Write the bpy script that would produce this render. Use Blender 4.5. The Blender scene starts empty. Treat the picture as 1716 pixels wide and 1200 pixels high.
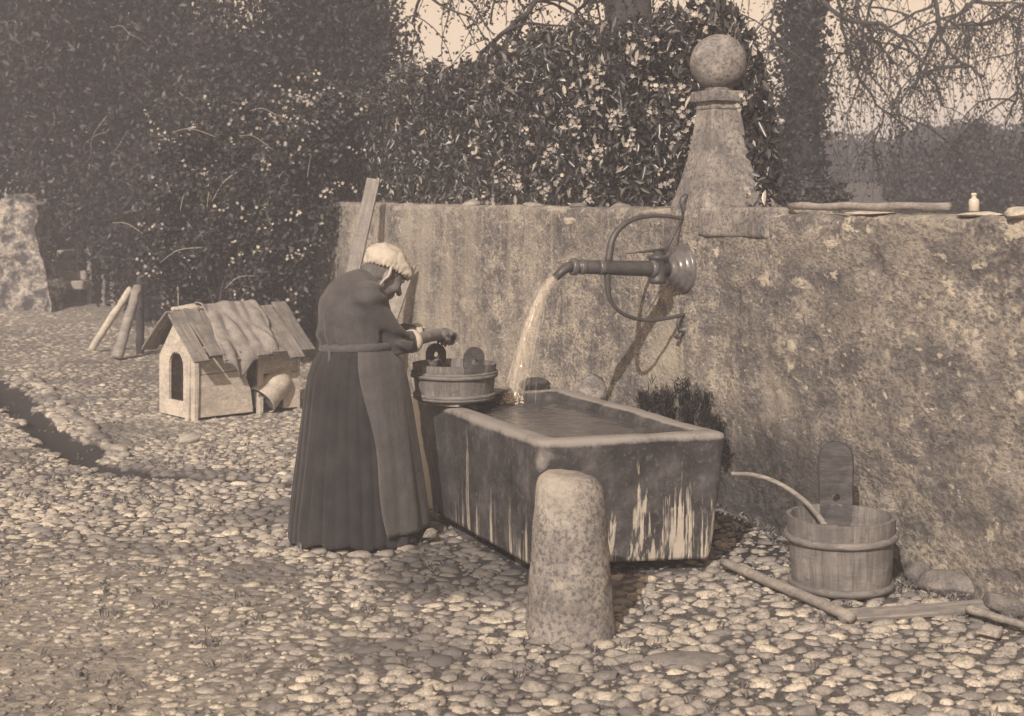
import bpy, bmesh, math, random
import numpy as np
from mathutils import Vector, Matrix
from mathutils.geometry import tessellate_polygon

R = math.radians
rng = np.random.default_rng(11)
random.seed(11)
sc = bpy.context.scene
COL = sc.collection

# ------------------------------------------------------------------ camera
F, H, HZ = 2400.0, 1.63, 345.0          # focal length in photo pixels, eye height, horizon row
cam_d = bpy.data.cameras.new('camera')
cam = bpy.data.objects.new('camera', cam_d)
COL.objects.link(cam)
cam.location = (0, 0, H)
cam.rotation_euler = (R(90), 0, 0)
cam_d.sensor_width = 36.0
cam_d.sensor_fit = 'HORIZONTAL'
cam_d.lens = 36.0 * F / 1716.0
cam_d.shift_y = -(600.0 - HZ) / 1716.0
cam_d.clip_start, cam_d.clip_end = 0.1, 2000
cam_d.dof.use_dof = True
cam_d.dof.focus_distance = 7.0
cam_d.dof.aperture_fstop = 5.0
sc.camera = cam

# ------------------------------------------------------------------ sky, sun, exposure
SUN_DIR = Vector((0.371, 1.16, -0.80)).normalized()      # the way the light travels
sun_el = math.asin(-SUN_DIR.z)
w = bpy.data.worlds.new('World')
sc.world = w
w.use_nodes = True
wn, wl = w.node_tree.nodes, w.node_tree.links
wn.clear()
sky = wn.new('ShaderNodeTexSky')
sky.sky_type = 'NISHITA'
sky.sun_disc = False
sky.sun_elevation = sun_el
sky.sun_rotation = math.atan2(-SUN_DIR.x, -SUN_DIR.y)
sky.dust_density = 1.0
sky.air_density = 1.0
bwn = wn.new('ShaderNodeRGBToBW')
tn = wn.new('ShaderNodeMix'); tn.data_type = 'RGBA'; tn.blend_type = 'MULTIPLY'
tn.inputs[0].default_value = 1.0
tn.inputs[7].default_value = (1.30, 0.95, 0.615, 1)          # the warm paper tone of the print
bg = wn.new('ShaderNodeBackground')
bg.inputs[1].default_value = 0.15
wo = wn.new('ShaderNodeOutputWorld')
wl.new(sky.outputs[0], bwn.inputs[0])
wl.new(bwn.outputs[0], tn.inputs[6])
wl.new(tn.outputs[2], bg.inputs[0])
wl.new(bg.outputs[0], wo.inputs[0])

sl = bpy.data.lights.new('sun', 'SUN')
sl.energy = 5.0
sl.angle = R(0.6)
sl.color = (1.0, 0.885, 0.735)
sun = bpy.data.objects.new('sun', sl)
COL.objects.link(sun)
sun.rotation_euler = SUN_DIR.to_track_quat('-Z', 'Y').to_euler()
sun.location = (-3, -8, 8)

sc.view_settings.view_transform = 'Standard'
sc.view_settings.look = 'None'
sc.view_settings.exposure = 0.06
sc.view_settings.gamma = 1.0
sc.view_settings.use_curve_mapping = False
sc.render.engine = 'CYCLES'
sc.cycles.use_denoising = True
sc.cycles.max_bounces = 6
sc.cycles.diffuse_bounces = 3
sc.cycles.volume_bounces = 1
sc.cycles.transparent_max_bounces = 48
HAZE_DENSITY = 0.0094

# ------------------------------------------------------------------ small library
def g(x, y, z=0.0):
    """photo pixel -> point at height z"""
    Y = F * (H - z) / (y - HZ)
    return Vector(((x - 858.0) * Y / F, Y, z))

def at(x, y, Y):
    """photo pixel -> point at depth Y"""
    return Vector(((x - 858.0) * Y / F, Y, H - (y - HZ) * Y / F))

def _h(ix, iy, iz, seed):
    with np.errstate(over='ignore'):
        h = (ix.astype(np.uint64) * np.uint64(73856093)) ^ (iy.astype(np.uint64) * np.uint64(19349663)) ^ \
            (iz.astype(np.uint64) * np.uint64(83492791)) ^ np.uint64(seed * 2654435761 % (1 << 32))
        h = (h ^ (h >> np.uint64(13))) * np.uint64(0x5bd1e995)
        h = (h ^ (h >> np.uint64(15))) * np.uint64(0x27d4eb2d)
        h = h ^ (h >> np.uint64(16))
    return (h & np.uint64(0xffff)).astype(np.float64) / 32767.5 - 1.0

def vnoise(P, seed=0):
    P = np.asarray(P, float) + 1000.0
    i = np.floor(P).astype(np.int64)
    f = P - i
    f = f * f * (3 - 2 * f)
    out = 0
    for dx in (0, 1):
        for dy in (0, 1):
            for dz in (0, 1):
                wgt = (f[..., 0] if dx else 1 - f[..., 0]) * (f[..., 1] if dy else 1 - f[..., 1]) * (f[..., 2] if dz else 1 - f[..., 2])
                out = out + wgt * _h(i[..., 0] + dx, i[..., 1] + dy, i[..., 2] + dz, seed)
    return out

def fbm(P, seed=0, octv=4):
    P = np.asarray(P, float)
    out, a, tot = 0, 1.0, 0
    for o in range(octv):
        out = out + a * vnoise(P * (2.03 ** o), seed + o * 17)
        tot += a
        a *= 0.5
    return out / tot

def P3(x, y, z):
    x, y, z = np.broadcast_arrays(np.asarray(x, float), np.asarray(y, float), np.asarray(z, float))
    return np.stack([x, y, z], -1)

def new_mesh(name, V, Fc, smooth=False):
    me = bpy.data.meshes.new(name)
    if isinstance(Fc, np.ndarray):
        V = np.asarray(V, np.float32)
        n, (m, k) = len(V), Fc.shape
        me.vertices.add(n)
        me.vertices.foreach_set('co', V.ravel())
        me.loops.add(m * k)
        me.loops.foreach_set('vertex_index', Fc.astype(np.int32).ravel())
        me.polygons.add(m)
        me.polygons.foreach_set('loop_start', np.arange(m, dtype=np.int32) * k)
        me.update(calc_edges=True)
    else:
        me.from_pydata([tuple(v) for v in V], [], [tuple(f) for f in Fc])
        me.update()
    if smooth:
        me.polygons.foreach_set('use_smooth', np.ones(len(me.polygons), bool))
    me.validate()
    return me

def put(name, me, mat, parent=None, mtx=None):
    o = bpy.data.objects.new(name, me)
    if mat is not None and not me.materials:
        me.materials.append(mat)
    COL.objects.link(o)
    if mtx is not None:
        o.matrix_world = mtx
    if parent is not None:
        o.parent = parent
        o.matrix_parent_inverse = Matrix.Translation(-offset_of(parent))
    return o

def offset_of(o):
    v = Vector(o.location)
    return v

def obj(name, V, Fc, mat, parent=None, smooth=False):
    return put(name, new_mesh(name, V, Fc, smooth), mat, parent)

def tag(o, label=None, cat=None, group=None, kind=None):
    if label: o['label'] = label
    if cat: o['category'] = cat
    if group: o['group'] = group
    if kind: o['kind'] = kind
    return o

def thing(name, loc, label, cat, group=None):
    o = bpy.data.objects.new(name, None)
    COL.objects.link(o)
    o.location = loc
    o.empty_display_size = 0.1
    return tag(o, label, cat, group)

class MB:
    def __init__(s):
        s.v, s.f = [], []
    def add(s, V, Fc):
        b = len(s.v)
        s.v += [tuple(map(float, p)) for p in V]
        s.f += [tuple(int(i) + b for i in f) for f in Fc]
        return s
    def build(s, name, mat, parent=None, smooth=False):
        return obj(name, s.v, s.f, mat, parent, smooth)
    def mesh(s, name, smooth=False):
        return new_mesh(name, s.v, s.f, smooth)

def loft(rings, closed=True, cap=True):
    n = len(rings[0])
    V = [p for r in rings for p in r]
    Fc = []
    for i in range(len(rings) - 1):
        for j in range(n if closed else n - 1):
            k = (j + 1) % n
            Fc.append((i * n + j, i * n + k, (i + 1) * n + k, (i + 1) * n + j))
    if cap and closed:
        Fc.append(tuple(range(n - 1, -1, -1)))
        b = (len(rings) - 1) * n
        Fc.append(tuple(b + j for j in range(n)))
    return V, Fc

def tube(path, rad, sides=8, cap=True, squash=1.0):
    path = [Vector(p) for p in path]
    n = len(path)
    if not hasattr(rad, '__len__'):
        rad = [rad] * n
    rings = []
    up = None
    for i in range(n):
        t = (path[min(i + 1, n - 1)] - path[max(i - 1, 0)]).normalized()
        if up is None:
            up = Vector((0, 0, 1)) if abs(t.z) < 0.9 else Vector((1, 0, 0))
        s = t.cross(up)
        if s.length < 1e-5:
            s = t.orthogonal()
        s.normalize()
        up = s.cross(t).normalized()
        rings.append([path[i] + (s * math.cos(2 * math.pi * j / sides) + up * (squash * math.sin(2 * math.pi * j / sides))) * rad[i] for j in range(sides)])
    return loft(rings, True, cap)

def spline(pts, n=24):
    pts = [Vector(p) for p in pts]
    P = [pts[0] * 2 - pts[1]] + pts + [pts[-1] * 2 - pts[-2]]
    out = []
    segs = len(pts) - 1
    for s in range(segs):
        p0, p1, p2, p3 = P[s:s + 4]
        m = max(2, n // segs)
        for i in range(m):
            t = i / m
            out.append(0.5 * ((2 * p1) + (p2 - p0) * t + (2 * p0 - 5 * p1 + 4 * p2 - p3) * t * t + (3 * p1 - p0 - 3 * p2 + p3) * t ** 3))
    out.append(pts[-1])
    return out

def box(sx, sy, sz, c=(0, 0, 0), ch=0.0):
    """box with its vertical-cross edges chamfered, length along X"""
    x, y, z = sx / 2, sy / 2, sz / 2
    ch = min(ch, y * 0.9, z * 0.9)
    prof = [(-y + ch, -z), (y - ch, -z), (y, -z + ch), (y, z - ch), (y - ch, z), (-y + ch, z), (-y, z - ch), (-y, -z + ch)] if ch > 0 else \
           [(-y, -z), (y, -z), (y, z), (-y, z)]
    if ch > 0:
        e = 1 - ch / max(y, z)
        rings = [[(c[0] - x, c[1] + a * e, c[2] + b * e) for a, b in prof]]
        rings += [[(c[0] + xx, c[1] + a, c[2] + b) for a, b in prof] for xx in (-x + ch, x - ch)]
        rings += [[(c[0] + x, c[1] + a * e, c[2] + b * e) for a, b in prof]]
    else:
        rings = [[(c[0] + xx, c[1] + a, c[2] + b) for a, b in prof] for xx in (-x, x)]
    return loft(rings)

def plank_mesh(name, L, W, T, seed=0, segs=6, warp=0.004, rag=0.0, ch=0.003):
    """sawn board, length along local X from 0 to L, slightly warped and uneven"""
    r = random.Random(seed)
    rings = []
    ph = r.uniform(0, 6)
    for i in range(segs + 1):
        x = L * i / segs
        wv = W * (1 + r.uniform(-0.03, 0.03))
        dz = warp * math.sin(ph + 3.0 * i / segs)
        dy = warp * math.sin(ph * 2 + 2.2 * i / segs)
        y, z = wv / 2, T / 2
        prof = [(-y + ch, -z), (y - ch, -z), (y, -z + ch), (y, z - ch), (y - ch, z), (-y + ch, z), (-y, z - ch), (-y, -z + ch)]
        ex = (r.uniform(-rag, rag) if i in (0, segs) else 0)
        rings.append([(x + ex * (0.3 + abs(a) / y), a + dy, b + dz) for a, b in prof])
    V, Fc = loft(rings)
    return new_mesh(name, V, Fc)

def frame(o, xdir, ydir):
    """matrix with local X along xdir, local Y near ydir"""
    x = Vector(xdir).normalized()
    z = x.cross(Vector(ydir)).normalized()
    y = z.cross(x)
    m = Matrix((x, y, z)).transposed().to_4x4()
    m.translation = Vector(o)
    return m

def lathe(profile, segs=32, axis=None, origin=(0, 0, 0)):
    rings = [[(r * math.cos(2 * math.pi * j / segs), r * math.sin(2 * math.pi * j / segs), z) for j in range(segs)] for r, z in profile]
    V, Fc = loft(rings, True, True)
    if axis is not None:
        q = Vector((0, 0, 1)).rotation_difference(Vector(axis))
        V = [q @ Vector(p) for p in V]
    return [Vector(p) + Vector(origin) for p in V], Fc

# signed-distance modelling ------------------------------------------------
def sd_cap(P, a, b, ra, rb):
    a, b = np.array(a), np.array(b)
    ab = b - a
    t = np.clip(((P - a) @ ab) / max(ab @ ab, 1e-9), 0, 1)
    return np.linalg.norm(P - a - t[..., None] * ab, axis=-1) - (ra + (rb - ra) * t)

def sd_ell(P, c, r, M=None):
    q = P - np.array(c)
    if M is not None:
        q = q @ np.array(M).T        # rows of M are the ellipsoid's axes
    r = np.array(r)
    k0 = np.linalg.norm(q / r, axis=-1)
    k1 = np.linalg.norm(q / (r * r), axis=-1)
    return k0 * (k0 - 1.0) / np.maximum(k1, 1e-9)

def smin(a, b, k):
    h = np.clip(0.5 + 0.5 * (b - a) / k, 0, 1)
    return b + (a - b) * h - k * h * (1 - h)

def surface(fn, lo, hi, h):
    lo, hi = np.array(lo, float), np.array(hi, float)
    n = np.ceil((hi - lo) / h).astype(int) + 1
    gx = [lo[i] + h * np.arange(n[i]) for i in range(3)]
    G = np.stack(np.meshgrid(*gx, indexing='ij'), -1)
    return extract(fn(G), lo, h)

def blend(prims, h, k, after=None):
    """smooth union of ('cap', a, b, ra, rb) and ('ell', c, r, axes) shapes"""
    bb = []
    for p in prims:
        if p[0] == 'cap':
            a, b, m = np.array(p[1]), np.array(p[2]), max(p[3], p[4])
            bb.append((np.minimum(a, b) - m, np.maximum(a, b) + m))
        else:
            m = max(p[2]); bb.append((np.array(p[1]) - m, np.array(p[1]) + m))
    lo = np.min([b[0] for b in bb], 0) - 4 * h; hi = np.max([b[1] for b in bb], 0) + 4 * h
    n = np.ceil((hi - lo) / h).astype(int) + 1
    D = np.full(tuple(n), 1.0)
    for p, b in zip(prims, bb):
        i0 = np.maximum(((b[0] - k - 2 * h - lo) / h).astype(int), 0); i1 = np.minimum(((b[1] + k + 2 * h - lo) / h).astype(int) + 2, n)
        G = np.stack(np.meshgrid(*[lo[i] + h * np.arange(i0[i], i1[i]) for i in range(3)], indexing='ij'), -1)
        d = sd_cap(G, *p[1:]) if p[0] == 'cap' else sd_ell(G, *p[1:])
        sl_ = tuple(slice(i0[i], i1[i]) for i in range(3))
        kk = min(k, 0.42 * max(p[3], p[4]) if p[0] == 'cap' else 0.6 * min(p[2]))
        D[sl_] = smin(D[sl_], d, kk)
    if after is not None:
        G = np.stack(np.meshgrid(*[lo[i] + h * np.arange(n[i]) for i in range(3)], indexing='ij'), -1)
        D = after(D, G)
    return extract(D, lo, h)

def extract(D, lo, h):
    n = np.array(D.shape)
    S = D < 0
    c = np.zeros(tuple(n - 1), int)
    offs = [(i, j, k) for i in (0, 1) for j in (0, 1) for k in (0, 1)]
    for o in offs:
        c += S[o[0]:n[0] - 1 + o[0], o[1]:n[1] - 1 + o[1], o[2]:n[2] - 1 + o[2]]
    act = (c > 0) & (c < 8)
    idx = -np.ones(act.shape, int)
    cells = np.argwhere(act)
    idx[act] = np.arange(len(cells))
    acc = np.zeros((len(cells), 3)); cnt = np.zeros(len(cells))
    for a in offs:
        for ax in range(3):
            if a[ax] == 0:
                b = list(a); b[ax] = 1
                da = D[cells[:, 0] + a[0], cells[:, 1] + a[1], cells[:, 2] + a[2]]
                db = D[cells[:, 0] + b[0], cells[:, 1] + b[1], cells[:, 2] + b[2]]
                m = (da < 0) != (db < 0)
                t = np.where(m, da / np.where(m, da - db, 1), 0)
                p = np.array(a)[None, :] + t[:, None] * (np.array(b) - np.array(a))[None, :]
                acc[m] += p[m]; cnt[m] += 1
    V = lo + (cells + acc / np.maximum(cnt, 1)[:, None]) * h
    quads = []
    for ax in range(3):
        o1, o2 = (ax + 1) % 3, (ax + 2) % 3
        sl0 = [slice(None)] * 3; sl1 = [slice(None)] * 3
        sl0[ax] = slice(0, -1); sl1[ax] = slice(1, None)
        ch = S[tuple(sl0)] != S[tuple(sl1)]
        e = np.argwhere(ch)
        ok = (e[:, o1] > 0) & (e[:, o2] > 0) & (e[:, o1] < n[o1] - 1) & (e[:, o2] < n[o2] - 1)
        e = e[ok]
        q = []
        for d1, d2 in ((-1, -1), (0, -1), (0, 0), (-1, 0)):
            t = e.copy(); t[:, o1] += d1; t[:, o2] += d2
            q.append(idx[t[:, 0], t[:, 1], t[:, 2]])
        q = np.stack(q, -1)
        flip = ~S[e[:, 0], e[:, 1], e[:, 2]]
        q[flip] = q[flip][:, ::-1]
        quads.append(q)
    Q = np.concatenate(quads)
    Q = Q[(Q >= 0).all(1)]
    return V, Q

# foliage ------------------------------------------------------------------
def unit(n):
    v = rng.normal(size=(n, 3))
    return v / np.linalg.norm(v, axis=1, keepdims=True)

def leaves(C, length, width, up=0.0, droop=0.0, face=None, fold=0.15, jitter=0.35):
    """one bent four-cornered leaf at each centre"""
    n = len(C)
    a = unit(n)
    a[:, 2] -= droop
    a /= np.linalg.norm(a, axis=1, keepdims=True)
    nr = unit(n) * (1.0 if face is None else 0.75)
    if face is not None:
        nr += np.array(face)
    nr[:, 2] += up
    s = np.cross(a, nr)
    s /= np.maximum(np.linalg.norm(s, axis=1, keepdims=True), 1e-6)
    nn = np.cross(s, a)
    k = (1 + jitter * rng.uniform(-1, 1, (n, 1)))
    L, W = length * k, width * k
    V = np.empty((n, 4, 3))
    V[:, 0] = C - a * L * 0.5
    V[:, 1] = C + s * W * 0.5 + nn * W * fold - a * L * 0.05
    V[:, 2] = C + a * L * 0.5 - nn * L * 0.12
    V[:, 3] = C - s * W * 0.5 + nn * W * fold - a * L * 0.05
    Fq = np.arange(n * 4).reshape(n, 4)
    T = np.concatenate([Fq[:, [0, 1, 2]], Fq[:, [0, 2, 3]]])
    return V.reshape(-1, 3), T

def petals(C, size, face=(0, -1, 0.4)):
    """small five-cornered blossoms, cupped"""
    n = len(C)
    nr = unit(n) * 0.7 + np.array(face)
    nr /= np.linalg.norm(nr, axis=1, keepdims=True)
    a = np.cross(nr, unit(n)); a /= np.maximum(np.linalg.norm(a, axis=1, keepdims=True), 1e-6)
    b = np.cross(nr, a)
    sz = size * rng.uniform(0.7, 1.25, (n, 1))
    V = np.empty((n, 11, 3))
    V[:, 0] = C - nr * sz * 0.2
    for j in range(10):
        t = 2 * math.pi * j / 10
        rr = sz * (0.5 if j % 2 == 0 else 0.3)
        V[:, j + 1] = C + (a * math.cos(t) + b * math.sin(t)) * rr
    base = (np.arange(n) * 11)[:, None]
    T = np.concatenate([base + np.array([[0, j + 1, (j + 1) % 10 + 1]]) for j in range(10)])
    return V.reshape(-1, 3), T

def ell_points(n, c, r, shell=0.45):
    v = unit(n)
    rad = rng.uniform(0, 1, (n, 1)) ** shell
    return np.array(c) + v * rad * np.array(r)

def clumped(n, centres, spread):
    centres = np.asarray(centres)
    return centres[rng.integers(0, len(centres), n)] + rng.normal(size=(n, 3)) * spread

# ------------------------------------------------------------------ materials
def tone(v):
    """a grey of luminance v in the print's warm scale: paler tones are warmer"""
    t = min(1.0, v / 0.5)
    a, b = (1.01, 0.985, 1.13), (1.09, 0.978, 0.85)
    return tuple(max(0.0, v * (a[i] + (b[i] - a[i]) * t)) for i in range(3)) + (1,)

def base_mat(name, rough=0.85, spec=0.2):
    m = bpy.data.materials.new(name)
    m.use_nodes = True
    nt = m.node_tree
    b = nt.nodes['Principled BSDF']
    b.inputs['Roughness'].default_value = rough
    b.inputs['Specular IOR Level'].default_value = spec
    return m, nt.nodes, nt.links, b

class NT:
    def __init__(s, name, rough=0.85, spec=0.2):
        s.m, s.n, s.l, s.b = base_mat(name, rough, spec)
    def val(s, x):
        return x
    def pos(s, scale=(1, 1, 1), obj=False, rnd=False):
        if obj:
            t = s.n.new('ShaderNodeTexCoord'); src = t.outputs['Object']
        else:
            t = s.n.new('ShaderNodeNewGeometry'); src = t.outputs['Position']
        mp = s.n.new('ShaderNodeMapping')
        mp.inputs['Scale'].default_value = scale
        s.l.new(src, mp.inputs['Vector'])
        if rnd:
            oi = s.n.new('ShaderNodeObjectInfo')
            mu = s.n.new('ShaderNodeMath'); mu.operation = 'MULTIPLY'; mu.inputs[1].default_value = 57.0
            s.l.new(oi.outputs['Random'], mu.inputs[0])
            cx = s.n.new('ShaderNodeCombineXYZ')
            for i in range(3): s.l.new(mu.outputs[0], cx.inputs[i])
            s.l.new(cx.outputs[0], mp.inputs['Location'])
        return mp.outputs[0]
    def along_wall(s, scale=(1, 1, 1)):
        t = s.n.new('ShaderNodeNewGeometry')
        a = s.n.new('ShaderNodeMapping'); a.inputs['Rotation'].default_value = (0, 0, -math.atan2(0.920, -0.392))
        b = s.n.new('ShaderNodeMapping'); b.inputs['Scale'].default_value = scale
        s.l.new(t.outputs['Position'], a.inputs['Vector']); s.l.new(a.outputs[0], b.inputs['Vector'])
        return b.outputs[0]
    def noise(s, vec, scale, detail=6, rough=0.6, dist=0.0):
        t = s.n.new('ShaderNodeTexNoise')
        t.inputs['Scale'].default_value = scale
        t.inputs['Detail'].default_value = detail
        t.inputs['Roughness'].default_value = rough
        t.inputs['Distortion'].default_value = dist
        s.l.new(vec, t.inputs['Vector'])
        return t.outputs['Fac']
    def voro(s, vec, scale, feature='F1', out='Distance'):
        t = s.n.new('ShaderNodeTexVoronoi')
        t.feature = feature
        t.inputs['Scale'].default_value = scale
        s.l.new(vec, t.inputs['Vector'])
        return t.outputs[out]
    def ramp(s, fac, stops):
        r = s.n.new('ShaderNodeValToRGB')
        e = r.color_ramp.elements
        while len(e) > 1: e.remove(e[0])
        for i, (p, c) in enumerate(stops):
            el = e[0] if i == 0 else e.new(p)
            el.position = p
            el.color = c if hasattr(c, '__len__') else (c, c, c, 1)
        s.l.new(fac, r.inputs[0])
        return r.outputs[0]
    def mix(s, fac, a, b, mode='MIX'):
        m = s.n.new('ShaderNodeMix'); m.data_type = 'RGBA'; m.blend_type = mode
        for i, x in ((0, fac), (6, a), (7, b)):
            if hasattr(x, 'links'): s.l.new(x, m.inputs[i])
            else: m.inputs[i].default_value = x
        return m.outputs[2]
    def math(s, op, a, b=0.0, clamp=False):
        m = s.n.new('ShaderNodeMath'); m.operation = op; m.use_clamp = clamp
        for i, x in ((0, a), (1, b)):
            if hasattr(x, 'links'): s.l.new(x, m.inputs[i])
            else: m.inputs[i].default_value = x
        return m.outputs[0]
    def attr(s, name):
        a = s.n.new('ShaderNodeAttribute'); a.attribute_name = name
        return a.outputs['Fac']
    def bump(s, fac, strength=0.5, dist=0.02, prev=None):
        b = s.n.new('ShaderNodeBump')
        b.inputs['Strength'].default_value = strength
        b.inputs['Distance'].default_value = dist
        s.l.new(fac, b.inputs['Height'])
        if prev is not None: s.l.new(prev, b.inputs['Normal'])
        return b.outputs[0]
    def out(s, col=None, normal=None, rough=None):
        if col is not None: s.l.new(col, s.b.inputs['Base Color'])
        if normal is not None: s.l.new(normal, s.b.inputs['Normal'])
        if rough is not None: s.l.new(rough, s.b.inputs['Roughness'])
        return s.m
    def island(s):
        gnode = s.n.new('ShaderNodeNewGeometry')
        return gnode.outputs['Random Per Island']
    def random(s):
        oi = s.n.new('ShaderNodeObjectInfo')
        return oi.outputs['Random']

MAT = {}

def simple(name, lo, hi, scale, rough=0.85, spec=0.2, bump=0.3, bdist=0.01, detail=6, obj=False):
    t = NT(name, rough, spec)
    v = t.pos(obj=obj, rnd=obj)
    n1 = t.noise(v, scale, detail, 0.65)
    n2 = t.noise(v, scale * 6.3, 3, 0.6)
    c = t.ramp(n1, [(0.36, tone(lo)), (0.64, tone(hi))])
    c = t.mix(0.4, c, t.ramp(n2, [(0.3, tone(lo * 0.8)), (0.7, tone(hi * 1.1))]))
    MAT[name] = t.out(c, t.bump(n2, bump, bdist))
    return MAT[name]

def leaf_mat(name, lo, hi, rough=0.5, spec=0.3, trans=0.0):
    t = NT(name, rough, spec)
    c = t.ramp(t.island(), [(0.0, tone(lo)), (0.75, tone((lo + hi) / 2)), (1.0, tone(hi))])
    t.out(c)
    MAT[name] = t.m
    return t.m

def wood_mat(name, lo, hi, rough=0.8, spec=0.2, grain=1.0):
    t = NT(name, rough, spec)
    v = t.pos((1.2, 26, 26), obj=True, rnd=True)
    v2 = t.pos((3, 9, 9), obj=True, rnd=True)
    n1 = t.noise(v, 2.0 * grain, 8, 0.7, 0.4)
    n2 = t.noise(v2, 2.2, 5, 0.6)
    c = t.ramp(n1, [(0.36, tone(lo * .8)), (0.62, tone(hi))])
    c = t.mix(t.ramp(n2, [(0.42, 0.0), (0.66, 0.8)]), c, tone(lo * 1.0))
    c = t.mix(0.3, c, t.ramp(t.random(), [(0, tone(lo)), (1, tone(hi * 1.05))]))
    w_ = t.pos()
    d1 = t.noise(t.pos((1, 1, 2.5)), 4.0, 6, 0.7); d2 = t.noise(t.pos((1, 1, 4)), 24.0, 4, 0.7)
    c = t.mix(t.ramp(d1, [(0.46, 0.0), (0.66, 0.55)]), c, tone(lo * 0.7))
    c = t.mix(t.ramp(d2, [(0.36, 0.35), (0.50, 0.0)]), c, tone(lo * 0.5))
    MAT[name] = t.out(c, t.bump(n1, 0.5, 0.006))
    return MAT[name]

# plaster of the yard wall: mottled, streaked, lichen spots, damp foot
t = NT('wall_plaster', 0.92, 0.12)
v = t.along_wall((.62, 1, 1))
big = t.noise(v, 1.6, 6, 0.6)
mid = t.noise(v, 7.0, 8, 0.7)
fine = t.noise(v, 60.0, 4, 0.7)
streak = t.noise(t.along_wall((4, 9, 0.8)), 1.0, 2.5, 0.5, 0.3)
streak2 = t.noise(t.along_wall((15, 34, 2.6)), 1.0, 2, 0.5)
fleck = t.noise(v, 30.0, 7, 0.74, 0.2)
c = t.ramp(mid, [(0.40, tone(0.14)), (0.50, tone(0.31)), (0.60, tone(0.55))])
c = t.mix(t.ramp(fleck, [(0.38, 0.6), (0.49, 0.0)]), c, tone(0.11))
c = t.mix(t.ramp(fleck, [(0.54, 0.0), (0.64, 0.5)]), c, tone(0.52))
br = t.noise(v, 2.6, 3, 0.55, 0.5)
c = t.mix(t.ramp(br, [(0.54, 0.0), (0.70, 0.55)]), c, tone(0.50))
c = t.mix(t.ramp(big, [(0.42, 0.0), (0.66, 0.6)]), c, tone(0.16))
c = t.mix(t.math('MULTIPLY', t.ramp(streak, [(0.42, 0.0), (0.66, 0.5)]), t.math('SUBTRACT', 1.3, t.attr('spots'))), c, tone(0.16))
c = t.mix(t.math('MULTIPLY', t.ramp(streak2, [(0.56, 0.0), (0.70, 0.55)]), t.math('SUBTRACT', 1.1, t.attr('spots'))), c, tone(0.54))
spot = t.noise(t.along_wall((.6, 1, .8)), 6.5, 5, 0.5, 0.2)
sp2 = t.noise(v, 27.0, 3, 0.6)
stn = t.math('ADD', t.attr('stain'), t.math('ADD', t.math('MULTIPLY', t.math('SUBTRACT', mid, 0.5), 1.1), t.math('MULTIPLY', t.math('SUBTRACT', fleck, 0.5), 0.8)))
c = t.mix(t.ramp(stn, [(0.25, 0.0), (0.8, 0.75)]), c, tone(0.10))
gate_ = t.attr('spots')
thr = t.math('SUBTRACT', spot, t.math('MULTIPLY', t.math('SUBTRACT', 1.0, gate_), 0.09))
c = t.mix(t.ramp(thr, [(0.66, 0.0), (0.72, 0.8)]), c, tone(0.58))
c = t.mix(t.ramp(sp2, [(0.63, 0.0), (0.68, 0.8)]), c, tone(0.58))
c = t.mix(t.ramp(fine, [(0.40, 0.6), (0.54, 0.0)]), c, tone(0.10))
damp = t.math('ADD', t.math('ADD', t.attr('damp'), t.math('MULTIPLY', t.math('SUBTRACT', mid, 0.5), 1.5)), t.math('MULTIPLY', t.math('SUBTRACT', fleck, 0.5), 1.2))
c = t.mix(t.ramp(damp, [(0.40, 0.0), (0.75, 0.9)]), c, t.ramp(fleck, [(0.4, tone(0.04)), (0.62, tone(0.13))]))
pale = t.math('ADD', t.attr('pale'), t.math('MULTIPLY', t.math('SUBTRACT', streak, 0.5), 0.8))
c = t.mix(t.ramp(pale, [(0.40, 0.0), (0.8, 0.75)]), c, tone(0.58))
n20 = t.noise(v, 16.0, 5, 0.65, 0.6)
chp = t.math('ADD', t.attr('chip'), t.math('ADD', t.math('MULTIPLY', t.math('SUBTRACT', n20, 0.5), 2.4), t.math('MULTIPLY', t.math('SUBTRACT', fleck, 0.5), 1.0)))
c = t.mix(t.ramp(chp, [(0.56, 0.0), (0.76, 0.9)]), c, tone(0.57))
nb = t.bump(chp, 0.5, 0.02, t.bump(fleck, 0.5, 0.014, t.bump(mid, 0.6, 0.03)))
nb = t.bump(fine, 0.45, 0.008, nb)
MAT['wall_plaster'] = t.out(c, nb)

# dressed stone of the pillar and its ball
t = NT('pillar_stone', 1.0, 0.02)
v = t.pos()
n1 = t.noise(v, 6.0, 8, 0.7); n2 = t.noise(v, 46.0, 6, 0.72); n3 = t.noise(v, 19, 4, 0.6)
c = t.ramp(n1, [(0.36, tone(0.15)), (0.64, tone(0.35))])
c = t.mix(t.ramp(n2, [(0.40, 0.8), (0.52, 0.0)]), c, tone(0.09))
c = t.mix(t.ramp(n3, [(0.62, 0.0), (0.74, 0.7)]), c, tone(0.50))
MAT['pillar_stone'] = t.out(c, t.bump(n2, 0.45, 0.012, t.bump(n1, 0.4, 0.02)))

# pitted standing stone
t = NT('guard_stone', 1.0, 0.02)
v = t.pos()
n1 = t.noise(v, 5.5, 8, 0.7); n2 = t.noise(v, 52.0, 6, 0.75); n3 = t.noise(v, 17, 5, 0.65)
c = t.ramp(n1, [(0.34, tone(0.20)), (0.66, tone(0.38))])
c = t.mix(t.ramp(n2, [(0.41, 0.85), (0.53, 0.0)]), c, tone(0.10))
c = t.mix(t.ramp(n3, [(0.58, 0.0), (0.72, 0.6)]), c, tone(0.48))
c = t.mix(t.math('MULTIPLY', t.attr('worn'), 0.6), c, tone(0.42))
MAT['guard_stone'] = t.out(c, t.bump(n2, 0.6, 0.012, t.bump(n1, 0.4, 0.03)))

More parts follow.
